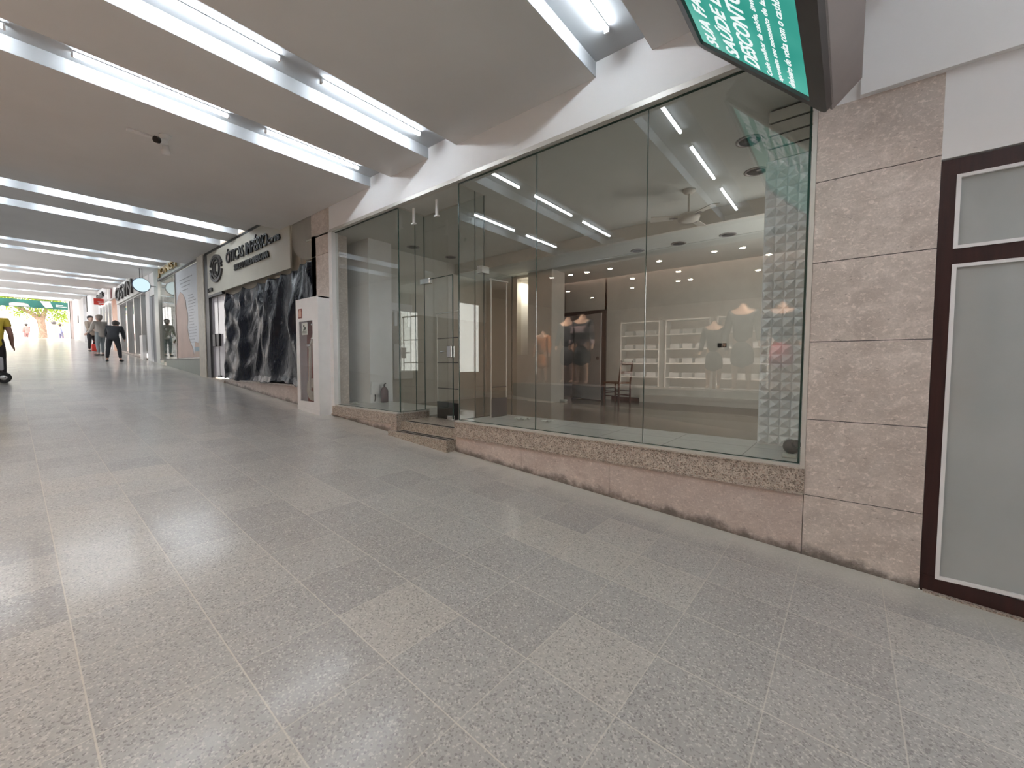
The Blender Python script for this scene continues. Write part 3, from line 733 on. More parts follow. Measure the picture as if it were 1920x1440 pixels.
# ================================================================== THIRD SHOP (banner, gold letters)
b = MB(); b.hexa([(-13.84, -.03, fz(-13.84)-.05), (-13.26, -.03, fz(-13.26)-.05), (-13.26, .2, fz(-13.26)-.05), (-13.84, .2, fz(-13.84)-.05), (-13.84, -.03, 4.2), (-13.26, -.03, 4.2), (-13.26, .2, 4.2), (-13.84, .2, 4.2)]); struct('trim_18', b, plain('cream_stone', (.60, .55, .47), .5, var=.08, vs_=9))
b = MB(); b.box((-18.7, .02, 4.14), (-13.84, .2, 4.6)); b.box((-19.2, -.0, 1.2), (-18.64, .2, 4.6)); struct('wall_right', b, plain('green_grey_glass_panel', (.42, .46, .43), .3, var=.03))
b = MB(); b.box((-18.64, -.01, 4.10), (-13.84, .04, 4.14)); b.box((-18.64, -.01, 1.40), (-13.84, .05, 1.43)); struct('trim_19', b, 'dark')
b = MB(); b.hexa([(-17.8, -.0, fz(-17.8)-.05), (-13.84, -.0, fz(-13.84)-.05), (-13.84, .1, fz(-13.84)-.05), (-17.8, .1, fz(-17.8)-.05), (-17.8, 0, 1.41), (-13.84, 0, 1.41), (-13.84, .1, 1.41), (-17.8, .1, 1.41)])
struct('wall_right', b, plain('grey_green_panel', (.27, .29, .255), .5, var=.04))
r = thing('gold_letter_sign', 'raised gold capital letters on the pale fascia of the third shop', 'shop sign', (-16.5, .0, 4.2))
M['gold'] = plain('brass_letters', (.62, .45, .22), .25, .9, var=.1)
b = MB(); place_text(b, 'JONST', fac(-18.4, 4.17, .02), width=2.6, height=.30, bold=.03, ext=.015); b.build('lettering', 'gold', r)
b = MB(); place_text(b, 'mmin ni', fac(-15.4, 4.40, .02), width=1.0, height=.08, bold=.02, ext=.01); place_text(b, 'nu yn ml', fac(-15.5, 4.24, .02), width=1.1, height=.08, bold=.02, ext=.01); b.build('small_lettering', 'gold', r)
w = MB().box((-18.6, .05, 1.43), (-16.4, .058, 4.1)).build('window_3', 'glass', kind='structure')
MB().box((-18.66, .0, 1.3), (-18.60, .08, 4.12)).box((-16.42, .0, 1.43), (-16.38, .06, 4.1)).build('window_frame', 'alul', w)
# banner
r = thing('advertising_banner', 'tall white banner with a pale portrait silhouette and grey lines of text', 'banner', (-15.1, .03, 1.45))
MB().box((-16.38, .03, 1.44), (-13.86, .045, 4.08)).build('banner_cloth', plain('pale_banner', (.60, .63, .68), .4, var=.03), r)
b = MB(); face = [(-16.36, 1.45), (-14.55, 1.45), (-14.75, 1.75), (-15.05, 2.0), (-15.2, 2.35), (-15.1, 2.55), (-15.12, 2.75), (-15.25, 2.95), (-15.3, 3.15), (-15.55, 3.35), (-15.85, 3.45), (-16.15, 3.30), (-16.36, 3.0)]
b.prism(face, .022, .03); b.build('portrait_print', plain('portrait_skin_print', (.55, .40, .34), .5, var=.12, vs_=1.5), r)
b = MB(); b.prism([(-14.6, 1.45), (-13.88, 1.45), (-13.88, 2.15), (-14.15, 1.85), (-14.45, 1.9)], .022, .03); b.build('shoulder_print', plain('portrait_shoulder_print', (.55, .42, .35), .5), r)
b = MB()
rr = random.Random(4)
for k in range(4): b.box((-15.9+.1*k, .024, 3.78-k*.11), (-14.6-.15*k+rr.random()*.2, .03, 3.80-k*.11))
for k in range(17): b.box((-15.0, .024, 3.25-k*.085), (-14.6+rr.random()*.35, .03, 3.262-k*.085))
b.build('text_lines', plain('grey_print', (.28, .30, .33), .5), r)
MB().box((-14.5, .018, 1.62), (-13.9, .024, 1.74)).build('badge', plain('blue_grey_print', (.30, .40, .46), .5), r)
# interior of third shop
b = MB(); b.box((-19.2, 2.5, 1.0), (-13.9, 2.6, 4.4)); b.box((-19.2, .1, 1.0), (-13.8, 2.6, 1.32)); b.box((-19.2, .1, 4.15), (-13.8, 2.6, 4.3)); b.box((-19.25, .1, 1.), (-19.15, 2.5, 4.3)); struct('wall_shop_back', b, 'offw')
M['leaf'] = plain('ivy_leaf', (.045, .10, .035), .6, var=.4, vs_=20)
def leaves(n, x0, x1, y0, y1, z0, z1, s, seed):
    m = MB(); rn = random.Random(seed)
    for _ in range(n):
        c = Vector((rn.uniform(x0, x1), rn.uniform(y0, y1), rn.uniform(z0, z1)))
        a = Vector((rn.uniform(-1, 1), rn.uniform(-1, 1), rn.uniform(-1, 1))).normalized(); bb = a.orthogonal().normalized(); q = s*rn.uniform(.6, 1.3)
        m.add([c-a*q, c+bb*q*.5, c+a*q, c-bb*q*.5], [(0, 1, 2, 3)])
    return m
r = thing('ivy_panel', 'narrow strip of green ivy with white flowers inside the third shop window', 'plant wall', (-18.2, .3, 1.5))
leaves(1500, -18.45, -17.6, .12, .22, 1.6, 3.55, .06, 5).build('foliage', 'leaf', r)
MB().box((-18.5, .24, 1.5), (-17.6, .28, 3.6)).build('backing', plain('dark_green_backing', (.02, .04, .02), .7), r)
b = MB()
for k in range(6): b.ell((-18.0+.2*math.sin(k*2.), .10, 1.9+k*.27), (.05, .04, .05), 8, 6)
b.build('flowers', 'white', r)
r = tag(MB().box((-17.3, .9, 1.325), (-16.5, 1.3, 2.2), .02).build('shop_counter', 'white', origin=(-16.9, 1.1, 1.32)), 'white counter inside the third shop behind the glass', 'counter')
b = MB(); b.lathe((-17.2, 1.0, 2.21), [(.08, 0), (.1, .1), (.03, .16), (.05, .28)], 14)
tag(b.build('brass_vase', 'gold', origin=(-17.2, 1.0, 2.2)), 'brass vase on the white counter of the third shop', 'vase')
ld = bpy.data.lights.new('shop_light', 'AREA'); ld.energy = 60; ld.size = 2; lo = bpy.data.objects.new('shop_light', ld); COL.objects.link(lo); lo.location = (-16.5, 1.3, 4.1)
# dark doorway + pillar between third and fourth
b = MB(); b.box((-19.95, .05, 1.28), (-19.2, .1, 3.72)); struct('door_5', b, plain('grey_door', (.17, .18, .19), .4))
b = MB(); b.hexa([(-20.5, -.02, fz(-20.5)-.05), (-19.93, -.02, fz(-19.93)-.05), (-19.93, .2, fz(-19.93)-.05), (-20.5, .2, fz(-20.5)-.05), (-20.5, -.02, 4.75), (-19.93, -.02, 4.75), (-19.93, .2, 4.75), (-20.5, .2, 4.75)]); b.box((-20, .0, 3.72), (-19.18, .2, 4.7)); struct('wall_right', b, 'wall')
# round light box sign
r = thing('round_light_sign', 'glowing round blue white light box sign on a bracket from the wall', 'light sign', (-18.9, -.38, 3.7))
MB().lathe((-18.93, -.385, 3.955), [(.20, .0), (.235, .005), (.245, .03), (.245, .06), (.235, .085), (.20, .09)], 36, 'x').build('rim', plain('blue_rim', (.02, .04, .10), .4), r)
MB().lathe((-18.845, -.385, 3.955), [(.225, 0), (.225, .01)], 36, 'x').build('lit_face', emis('lit_sign_face', (.70, .90, .96), .62), r)
MB().lathe((-18.945, -.385, 3.955), [(.225, 0), (.225, .01)], 36, 'x').build('lit_face', emis('lit_sign_back', (.75, .93, 1.), 1.15), r)
MB().tube([(-18.89, -.15, 3.96), (-18.89, .02, 3.96)], .012, 8).tube([(-18.89, -.42, 4.19), (-18.89, -.42, 4.52)], .008, 8).tube([(-18.89, -.35, 4.19), (-18.89, -.35, 4.52)], .008, 8).build('bracket', 'dark', r)

# ================================================================== FOURTH SHOP
b = MB(); b.box((-26.5, -.02, 3.95), (-20.5, .1, 4.95)); struct('wall_right', b, 'wall')
r = thing('white_fascia_sign', 'white fascia sign with large dark grey raised letters on the fourth shop', 'shop sign', (-23.5, -.1, 3.98))
MB().box((-26.4, -.10, 3.98), (-21.2, -.02, 4.78)).build('sign_board', plain('pale_sign_board', (.66, .66, .64), .4, var=.02), r)
b = MB(); place_text(b, 'OSYN', fac(-26.2, 4.08, -.10), width=3.9, height=.58, bold=.01, ext=.02); b.build('lettering', 'dark', r)
w = MB().box((-26.4, .1, 1.65), (-20.6, .108, 3.95)).build('window_4', plain('mirror_like_glass', (.75, .74, .75), .03, .85, var=.02), kind='structure')
b = MB()
for x in (-26.4, -24.6, -23.0, -21.6, -20.6): b.box((x-.06, -.0, 1.2), (x+.06, .12, 3.95))
b.build('window_frame', 'alu', w)
b = MB(); b.hexa([(-26.5, -.02, fz(-26.5)-.1), (-20.5, -.02, fz(-20.5)-.1), (-20.5, .2, fz(-20.5)-.1), (-26.5, .2, fz(-26.5)-.1), (-26.5, -.02, 1.86), (-20.5, -.02, 1.46), (-20.5, .2, 1.46), (-26.5, .2, 1.86)]); struct('trim_20', b, 'trav_pink')
# pedestal with potted orchid near the door
r = tag(MB().box((-21.3, -.12, 1.40), (-20.8, .0, 2.35), .01).build('display_pedestal', 'white', origin=(-21.05, -.06, 1.4)), 'white display pedestal beside the fourth shop pillar', 'pedestal')

# ================================================================== FIFTH SHOP AND BEYOND
b = MB(); b.box((-33.2, .0, 4.9), (-26.5, .15, 5.35)); b.hexa([(-27.1, -.0, fz(-27.1)-.05), (-26.5, 0, fz(-26.5)-.05), (-26.5, .2, fz(-26.5)-.05), (-27.1, .2, fz(-27.1)-.05), (-27.1, 0, 5.3), (-26.5, 0, 5.3), (-26.5, .2, 5.3), (-27.1, .2, 5.3)]); struct('wall_right', b, 'wall')
r = thing('white_shop_sign', 'white rectangular shop sign with small black lettering past the fourth shop', 'shop sign', (-30.6, -.1, 4.4))
MB().box((-32.4, -.12, 4.45), (-28.8, -.0, 5.2)).build('sign_board', 'white', r)
b = MB(); place_text(b, 'Fronlaik', fac(-32.2, 4.7, -.12), width=2.4, height=.28, bold=.05, ext=.02); b.build('lettering', 'black', r)
r = thing('red_white_sign', 'narrow white sign with a dark red bar by the orange doorway', 'shop sign', (-28, -.1, 4.3))
MB().box((-28.7, -.10, 4.35), (-27.2, -.0, 5.25)).build('sign_board', 'white', r)
M['red'] = plain('signal_red', (.62, .05, .035), .4, var=.05)
MB().box((-27.9, -.12, 4.4), (-27.6, -.10, 5.2)).build('red_bar', plain('dark_red', (.22, .015, .02), .4), r)
r = thing('red_blade_sign', 'small bright red blade sign with white marks hanging over the corridor edge', 'shop sign', (-30, -.3, 4.2))
MB().box((-30.03, -.50, 4.26), (-29.97, -.13, 4.58)).build('sign_board', 'red', r)
b = MB(); b.box((-29.97, -.36, 4.40), (-29.96, -.15, 4.43)); b.box((-29.97, -.33, 4.33), (-29.96, -.12, 4.36)); b.build('white_marks', 'white', r)
b = MB(); b.box((-28.6, .02, 1.8), (-27.1, .1, 4.4)); struct('door_6', b, plain('orange_brown_door', (.55, .26, .15), .4, var=.05))
w = MB().box((-33.0, .05, 1.9), (-28.7, .06, 4.4)).build('window_5', plain('pale_reflective_glass', (.62, .62, .62), .08, .5, var=.05), kind='structure')
b = MB()
for x in (-33, -31.9, -30.8, -29.7, -28.7): b.box((x-.06, 0, 1.8), (x+.06, .1, 4.45))
b.build('window_frame', 'white', w)
b = MB(); b.box((-39.2, -.0, 2.0), (-33.2, .2, 6.2)); b.box((-46.2, -.12, 2.6), (-39.2, .2, 6.4)); struct('wall_right', b, 'wall')
b = MB(); b.box((-38.6, -.03, 4.6), (-38.4, .0, 5.6)); struct('trim_21', b, 'dark')
r = tag(MB().box((-42.8, -.16, 4.1), (-42.3, -.12, 4.6)).build('wall_box', 'greybox', origin=(-42.5, -.12, 4.1)), 'small grey box on the white wall near the corridor exit', 'wall box')
b = MB(); b.box((-48.0, -.25, 3.0), (-46.0, .0, 6.4)); struct('wall_right', b, plain('pinkish_wall', (.72, .62, .60), .7))
b = MB(); b.box((-46.4, -.28, 3.0), (-46.15, -.1, 6.2)); b.box((-46.5, YL, 5.95), (-46.2, .0, 6.3)); struct('trim_22', b, 'dark')
# green banner across the exit
r = thing('green_banner', 'long green banner with faint printed panels spanning the corridor exit', 'banner', (-47.8, -2.5, 5.3))
MB().box((-47.82, -4.9, 5.42), (-47.78, -.12, 5.98)).build('banner_cloth', plain('teal_green_cloth', (.012, .10, .085), .5, var=.25, vs_=1.5), r)
b = MB(); b.prism([(-3.2, 5.46), (-2.2, 5.46), (-2.3, 5.66), (-2.5, 5.72), (-3.0, 5.72), (-3.2, 5.64)], -47.78, -47.77, 'yz'); b.build('grey_panel_print', plain('grey_pink_print', (.40, .35, .36), .5), r)
b = MB(); b.prism([(-1.7, 5.95), (-1.2, 5.95), (-1.05, 5.5), (-1.45, 5.5)], -47.78, -47.77, 'yz'); b.build('white_panel_print', 'white', r)
b = MB(); b.box((-47.78, -.9, 5.6), (-47.77, -.3, 5.63)); b.box((-47.78, -.9, 5.72), (-47.77, -.5, 5.75)); b.build('text_lines', 'white', r)

# ================================================================== OUTSIDE
def tree():
    r = thing('shade_tree', 'leaning tree with bright yellow green leaves beyond the corridor exit', 'tree', (-58, -1.3, 3.1))
    m = MB()
    m.tube([(-58, -1.33, 3.05), (-58, -1.25, 4.2), (-58, -1.35, 5.2), (-58, -1.2, 5.6)], .2, 12, True, [.36, .27, .26, .2])
    m.tube([(-58, -1.3, 5.1), (-58, -1.9, 5.8), (-58.2, -3.1, 6.5), (-58.4, -4.8, 7.0)], .1, 10, True, [.2, .16, .09, .04])
    m.tube([(-58, -1.3, 5.3), (-57.9, -1.0, 6.2), (-57.8, -.7, 7.4), (-57.7, -.5, 8.6)], .1, 10, True, [.2, .12, .08, .04])
    m.tube([(-58, -1.3, 5.3), (-58.1, -1.6, 6.2), (-58.2, -1.8, 7.4)], .1, 8, True, [.14, .09, .04])
    m.tube([(-58.1, -2.3, 6.1), (-58.2, -3.0, 7.2), (-58.3, -3.4, 8.0)], .06, 8, True, [.09, .06, .03])
    m.build('trunk', plain('bark', (.22, .15, .11), .9, var=.3, vs_=8), r)
    rn = random.Random(11); m = MB()
    for cx, cy_, cz, n, sp in ((-57.7, -.6, 6.6, 900, 1.0), (-58, -1.6, 7.0, 900, 1.1), (-58.2, -3.4, 7.0, 800, 1.0), (-58.2, -2.4, 5.9, 260, .7), (-57.8, -.2, 5.6, 300, .7), (-58.3, -4.6, 7.2, 500, .8), (-58, -2, 8.3, 1200, 1.6)):
        for _ in range(n):
            c = Vector((cx+rn.gauss(0, sp*.5), cy_+rn.gauss(0, sp*.6), cz+rn.gauss(0, sp*.42)))
            a = Vector((rn.uniform(-1, 1), rn.uniform(-1, 1), rn.uniform(-1, 1))).normalized(); bb = a.orthogonal().normalized(); q = rn.uniform(.06, .13)
            m.add([c-a*q, c+bb*q*.5, c+a*q, c-bb*q*.5], [(0, 1, 2, 3)])
    t = NT('sunlit_leaf'); d_ = t.n('ShaderNodeBsdfDiffuse'); d_.inputs[0].default_value = (.20, .28, .05, 1); tl = t.n('ShaderNodeBsdfTranslucent'); tl.inputs[0].default_value = (.28, .38, .06, 1)
    mx = t.n('ShaderNodeMixShader'); mx.inputs[0].default_value = .5; t.t.links.new(d_.outputs[0], mx.inputs[1]); t.t.links.new(tl.outputs[0], mx.inputs[2]); t.t.links.new(mx.outputs[0], t.out.inputs[0])
    m.build('foliage', t.m, r)
tree()
r = thing('building', 'pale pink sunlit building with dark openings across the street', 'building', (-75, -2, 3.1))
b = MB(); b.box((-76, -22, 3.05), (-75, 14, 12)); b.build('wall', plain('pale_pink_render', (.80, .72, .68), .8), r)
b = MB()
for y in (-8.5, -5.6, 3.4): b.box((-75.0, y, 3.4), (-74.96, y+1.6, 5.2))
b.build('window', plain('shaded_opening', (.16, .12, .12), .5), r)
MB().box((-75, .3, 3.2), (-74.9, 2.2, 6.4)).build('panel', plain('orange_brick', (.55, .30, .20), .8), r)
MB().box((-74.9, -6.9, 3.1), (-74.2, -6.0, 12)).build('column', plain('pink_column', (.72, .52, .47), .7), r)
def car():
    r = thing('parked_car', 'white rounded car parked in the sun beyond the corridor exit', 'car', (-66, -4.5, 3.1))
    prof = [(-2.0, .35), (-2.0, .75), (-1.3, .95), (-.75, 1.42), (.7, 1.45), (1.35, .98), (1.95, .85), (2.05, .35)]
    m = MB(); m.prism([(-4.6+x*.6, 3.1+z) for x, z in prof], -66.8, -65.2, 'yz'); m.build('body', plain('white_car_paint', (.75, .75, .78), .3), r)
    m = MB(); m.prism([(-4.6-.62, 4.1), (-4.6-.42, 4.45), (-4.6+.38, 4.47), (-4.6+.7, 4.12)], -65.2, -65.18, 'yz'); m.build('side_windows', 'dark', r)
    for y in (-5.4, -3.8): MB().lathe((-65.3, y, 3.42), [(.31, 0), (.31, .18)], 20, 'x').build('wheel', 'blackr', r)
car()

# ================================================================== PEOPLE
def skin_obj(name, chains, mat, parent, lvl=2, root=0):
    """chains: list of lists of ((x,y,z), r) ; first vertex of later chains may be an int index to attach to"""
    vs = []; es = []; rs = []
    for ch in chains:
        prev = None
        for it in ch:
            if isinstance(it, int): prev = it; continue
            vs.append(Vector(it[0])); rs.append(it[1]); i = len(vs)-1
            if prev is not None: es.append((prev, i))
            prev = i
    o = Vector(parent['_o'])
    me = bpy.data.meshes.new(name); me.from_pydata([tuple(v-o) for v in vs], es, []); me.materials.append(M[mat] if isinstance(mat, str) else mat)
    ob = bpy.data.objects.new(name, me); COL.objects.link(ob)
    ob.modifiers.new('skin', 'SKIN'); 
    for i, v in enumerate(me.skin_vertices[0].data):
        r_ = rs[i]; v.radius = (r_, r_) if not hasattr(r_, '__len__') else r_
        v.use_root = (i == root)
    s = ob.modifiers.new('sub', 'SUBSURF'); s.levels = lvl; s.render_levels = lvl
    # bake to a plain mesh
    bpy.context.view_layer.update()
    bm_ = bpy.data.meshes.new_from_object(ob.evaluated_get(bpy.context.evaluated_depsgraph_get()))
    bpy.data.objects.remove(ob); bm_.name = name
    for p in bm_.polygons: p.use_smooth = True
    ob = bpy.data.objects.new(name, bm_); COL.objects.link(ob); ob.parent = parent; ob['_o'] = tuple(o)
    if not bm_.materials: bm_.materials.append(M[mat] if isinstance(mat, str) else mat)
    return ob
def V(*a): return Vector(a)
def person(label, base, face, H, J, cols, hairm='hair', skin='skin', group=None):
    """J: joints in body space (x right, y forward, z up) as fraction of H"""
    r = thing('person', label, 'person', base, group)
    ca, sa = math.cos(face), math.sin(face)
    def T(p):
        x, y, z = p[0]*H, p[1]*H, p[2]*H
        return (base[0]+x*ca-y*sa, base[1]+x*sa+y*ca, base[2]+z)
    g = lambda n: T(J[n]); R = lambda q: q*H
    ch = [[(g('pelvis'), R(.085)), (g('waist'), R(.075)), (g('chest'), R(.09)), (g('neck'), R(.034)), (g('chin'), R(.045)), (g('head'), R(.058)), (g('crown'), R(.045))]]
    n = 7
    def mid(a, b, t): return tuple(a[i]+(b[i]-a[i])*t for i in range(3))
    for s in 'lr':
        sh, el, wr, ha = (J[k+s] for k in ('sho', 'elb', 'wri', 'han'))
        ch.append([2, (T(sh), R(.040)), (T(mid(sh, el, .5)), R(.033)), (T(el), R(.027)), (T(mid(el, wr, .4)), R(.026)), (T(wr), R(.017)), (T(mid(wr, ha, .6)), R(.022))]); pi = n+5; n += 6
        d = Vector(ha)-Vector(wr); d = d.normalized() if d.length else V(0, 0, -1)
        sd = d.cross(V(1, 0, 0)); sd = sd.normalized() if sd.length > .1 else V(0, 1, 0)
        for k, off in enumerate((-.018, -.006, .006, .018)):
            L = (.042, .05, .047, .036)[k]
            p0 = Vector(ha)+sd*off; p1 = p0+d*L*.5; p2 = p1+(d+V(-.35 if s == 'r' else .35, 0, 0)).normalized()*L*.5
            ch.append([pi, (T(p0), R(.0062)), (T(p1), R(.0055)), (T(p2), R(.0048))]); n += 3
        p0 = Vector(mid(wr, ha, .35))+sd*.024; ch.append([pi, (T(p0), R(.0075)), (T(p0+d*.03+sd*.008), R(.006))]); n += 2
        hp, kn, an, to = (J[k+s] for k in ('hip', 'kne', 'ank', 'toe'))
        ch.append([0, (T(hp), R(.055)), (T(mid(hp, kn, .5)), R(.046)), (T(kn), R(.034)), (T(mid(kn, an, .35)), R(.033)), (T(an), R(.02)), (T(to), R(.02))]); n += 6
    # nose and ears grow from the head
    hd = Vector(J['head']); fw = Vector(J['nose'])-hd
    ch.append([5, (T(hd+fw), R(.011))]); n += 1
    for s in (-1, 1): ch.append([5, (T(hd+V(s*.052, 0, -.005)), R(.010))]); n += 1
    body = skin_obj('body', ch, skin, r)
    # eyes and mouth
    m = MB(); up = V(0, 0, 1); 
    for s in (-1, 1):
        p = T(hd+fw*.82+V(s*.02, 0, .012)); m.ell(p, (R(.006),)*3, 8, 6)
    m.ell(T(hd+fw*.83+V(0, 0, -.03)), (R(.014), R(.006), R(.004)), 8, 6); m.build('facial_features', 'hair', body)
    # shirt
    top = [[(T((0, J['pelvis'][1], .43)), R(.098)), (g('pelvis'), R(.098)), (g('waist'), R(.094)), (g('chest'), R(.104)), (T(mid(J['chest'], J['neck'], .75)), R(.05))]]
    for s in 'lr':
        sh, el, wr = J['sho'+s], J['elb'+s], J['wri'+s]; c = [3, (T(sh), R(.05)), (T(mid(sh, el, .55)), R(.044))]
        if cols.get('sleeve', 1): c = c+[(T(el), R(.035)), (T(mid(el, wr, .85)), R(.026))]
        top.append(c)
    skin_obj('shirt', top, cols['shirt'], r)
    leg = [[(T(mid(J['pelvis'], J['waist'], .8)), R(.086)), (g('pelvis'), R(.092))]]
    for s in 'lr':
        hp, kn, an = J['hip'+s], J['kne'+s], J['ank'+s]; leg.append([1, (T(hp), R(.062)), (T(mid(hp, kn, .5)), R(.053)), (T(kn), R(.041)), (T(mid(kn, an, .4)), R(.038)), (T(mid(kn, an, .93)), R(.028))])
    skin_obj('trousers', leg, cols['trousers'], r)
    for s in 'lr':
        an, to = Vector(J['ank'+s]), Vector(J['toe'+s]); m = MB(); c = (an+to)/2; c.z = .022
        hl = max(.06, (to-an).xy.length*.5+.045)
        q = T(c); d = (to-an); ang = math.atan2(d.y, d.x)+face
        pts = []
        mm = MB().ell((0, 0, 0), (R(hl), R(.03), R(.024)))
        vs = [(q[0]+v[0]*math.cos(ang)-v[1]*math.sin(ang), q[1]+v[0]*math.sin(ang)+v[1]*math.cos(ang), q[2]+v[2]) for v in mm.v]
        MB().add(vs, mm.f, True).build('shoe', cols['shoe'], r)
    bk = -fw.normalized(); m = MB(); c = Vector(J['crown'])+bk*.018-V(0, 0, .012); m.ell(T(c), (R(.066), R(.066), R(.055)), 16, 10); c2 = hd+bk*.026; m.ell(T(c2), (R(.056), R(.056), R(.072)), 16, 10)
    if cols.get('long'): m.ell(T(hd+bk*.035-V(0, 0, .07)), (R(.05), R(.04), R(.085)), 14, 8)
    m.build('hair', hairm, r)
    return r, T
def stand(lean=0., armf=0., step=.0, headf=0.):
    J = dict(pelvis=(0, 0, .52), waist=(0, lean*.12, .62), chest=(0, lean*.32, .735-lean*.05), neck=(0, lean*.52, .835-lean*.14))
    nk = Vector(J['neck']); tilt = V(0, lean*.5+headf, 1).normalized()
    J['chin'] = tuple(nk+tilt*.035); J['head'] = tuple(nk+tilt*.09); J['crown'] = tuple(nk+tilt*.125); J['nose'] = tuple(Vector(J['head'])+V(0, 1, -lean*.8-headf*.5).normalized()*.062)
    for s, k in (('l', -1), ('r', 1)):
        c = Vector(J['chest']); J['sho'+s] = tuple(c+V(k*.105, 0, .062-lean*.04))
        sh = Vector(J['sho'+s]); J['elb'+s] = tuple(sh+V(k*.03, armf*.5, -.175)); J['wri'+s] = tuple(Vector(J['elb'+s])+V(-k*.01, .03+armf*1.2, -.14+armf*.6)); wr = Vector(J['wri'+s]); d = (wr-Vector(J['elb'+s])).normalized(); J['han'+s] = tuple(wr+d*.05)
        J['hip'+s] = (k*.052, 0, .50); J['kne'+s] = (k*.06, .02+k*step*.5, .28); J['ank'+s] = (k*.065, k*step, .045); J['toe'+s] = (k*.075, k*step+.085, .022)
    return J
mk = lambda n, c, **k: plain(n, c, .75, var=.12, **k)
# black-jacket person bending forward towards the shops, seen from behind
bx = (-19.75, -1.05, fz(-19.75))
J = stand(lean=.62, armf=.12, headf=.4, step=.02)
for k in ('l', 'r'):
    pass
J['ankl'] = (-.105, .0, .045); J['toel'] = (-.115, .08, .022); J['ankr'] = (.11, -.02, .045); J['toer'] = (.125, .06, .022); J['knel'] = (-.085, .03, .28); J['kner'] = (.09, .01, .28)
person('person in black jacket and black trousers bending forward by the shopfronts', bx, math.radians(75), 1.62, J, dict(shirt=mk('black_jacket', (.018, .020, .026)), trousers=mk('black_trousers', (.014, .015, .02)), shoe='black'))
# grey-haired person in pale shirt and grey trousers
person('person in pale grey shirt and light grey trousers standing behind the person in black', (-23.3, -1.0, fz(-23.3)), math.radians(120), 1.66, stand(lean=.05, armf=.10, step=.03), dict(shirt=mk('pale_shirt', (.50, .47, .44)), trousers=mk('grey_jeans', (.28, .32, .34)), shoe='black'), hairm='grey_hair', skin='skin_l')
rp, T_ = person('person in beige top and black trousers facing the shop window', (-26.6, -.95, fz(-26.6)), math.radians(-60), 1.62, stand(lean=.0, armf=.16), dict(shirt=mk('beige_top', (.40, .33, .27)), trousers=mk('dark_trousers', (.03, .028, .03)), shoe='black'), skin='skin_l')
r = thing('shopping_bag', 'red shopping bag held beside the person in the beige top', 'bag', (-26.2, -.9, 1.78))
MB().box((-26.3, -1.0, 1.80), (-26.1, -.78, 2.12), .02).build('bag_body', 'red', r)
MB().tube([(-26.2, -.96, 2.12), (-26.2, -.93, 2.26), (-26.2, -.85, 2.26), (-26.2, -.82, 2.12)], .008, 6).build('handle', 'red', r)
# person in yellow shirt walking with a cart at the frame edge
J = stand(lean=.03, armf=.0, step=.06); J['elbr'] = (.15, -.01, .63); J['wrir'] = (.155, .03, .49); J['hanr'] = (.165, .05, .45)
person('person in yellow short-sleeved shirt and black trousers walking', (-13.35, -3.55, fz(-13.35)), math.radians(85), 1.56, J, dict(shirt=mk('yellow_shirt', (.50, .36, .03)), trousers=mk('black_leggings', (.02, .016, .018)), shoe='dark', sleeve=0, long=1), skin=plain('brown_skin', (.22, .11, .08), .5))
r = thing('shopping_trolley', 'small two-wheeled trolley with grey bag beside the person in yellow', 'trolley', (-13.1, -3.6, fz(-13.1)))
zb = fz(-13.1)
for x in (-13.16, -12.98):
    m = MB(); m.lathe((x, -3.44, zb+.11), [(.085, 0), (.108, .004), (.108, .022), (.085, .026)], 24, 'x'); w_ = m.build('wheel', 'blackr', r)
    MB().lathe((x-.003, -3.44, zb+.11), [(.05, 0), (.05, .033)], 16, 'x').build('hub', 'chrome', w_)
MB().box((-13.12, -3.60, zb+.25), (-12.99, -3.43, zb+.52), .03).build('bag', plain('grey_cloth', (.42, .42, .44), .8), r)
MB().tube([(-13.06, -3.44, zb+.11), (-13.06, -3.56, zb+.8), (-13.06, -3.66, zb+.82), (-13.06, -3.62, zb+.3)], .011, 8).build('frame', 'dark', r)
# pedestrians outside
for i, (x, y, c1, c2, lab) in enumerate(((-54, -.35, (.20, .22, .45), (.10, .10, .16), 'person in blue top outside by the exit edge'), (-56, -2.3, (.50, .16, .15), (.2, .1, .1), 'person in red top outside beside the tree'))):
    person(lab, (x, y, 3.095), math.radians(30+i*90), 1.6, stand(step=.04), dict(shirt=mk('top_%d' % i, c1), trousers=mk('trousers_%d' % i, c2), shoe='black'))
r = thing('street_lamp', 'round dark lamp head on a thin post outside by the tree', 'street lamp', (-52, -.85, 3.1))
MB().ell((-52, -.85, 4.63), (.17, .17, .15)).build('lamp_head', 'dark', r); MB().tube([(-52, -.85, 3.09), (-52, -.85, 4.5)], .03, 8).build('post', plain('pink_post', (.6, .45, .4), .6), r)

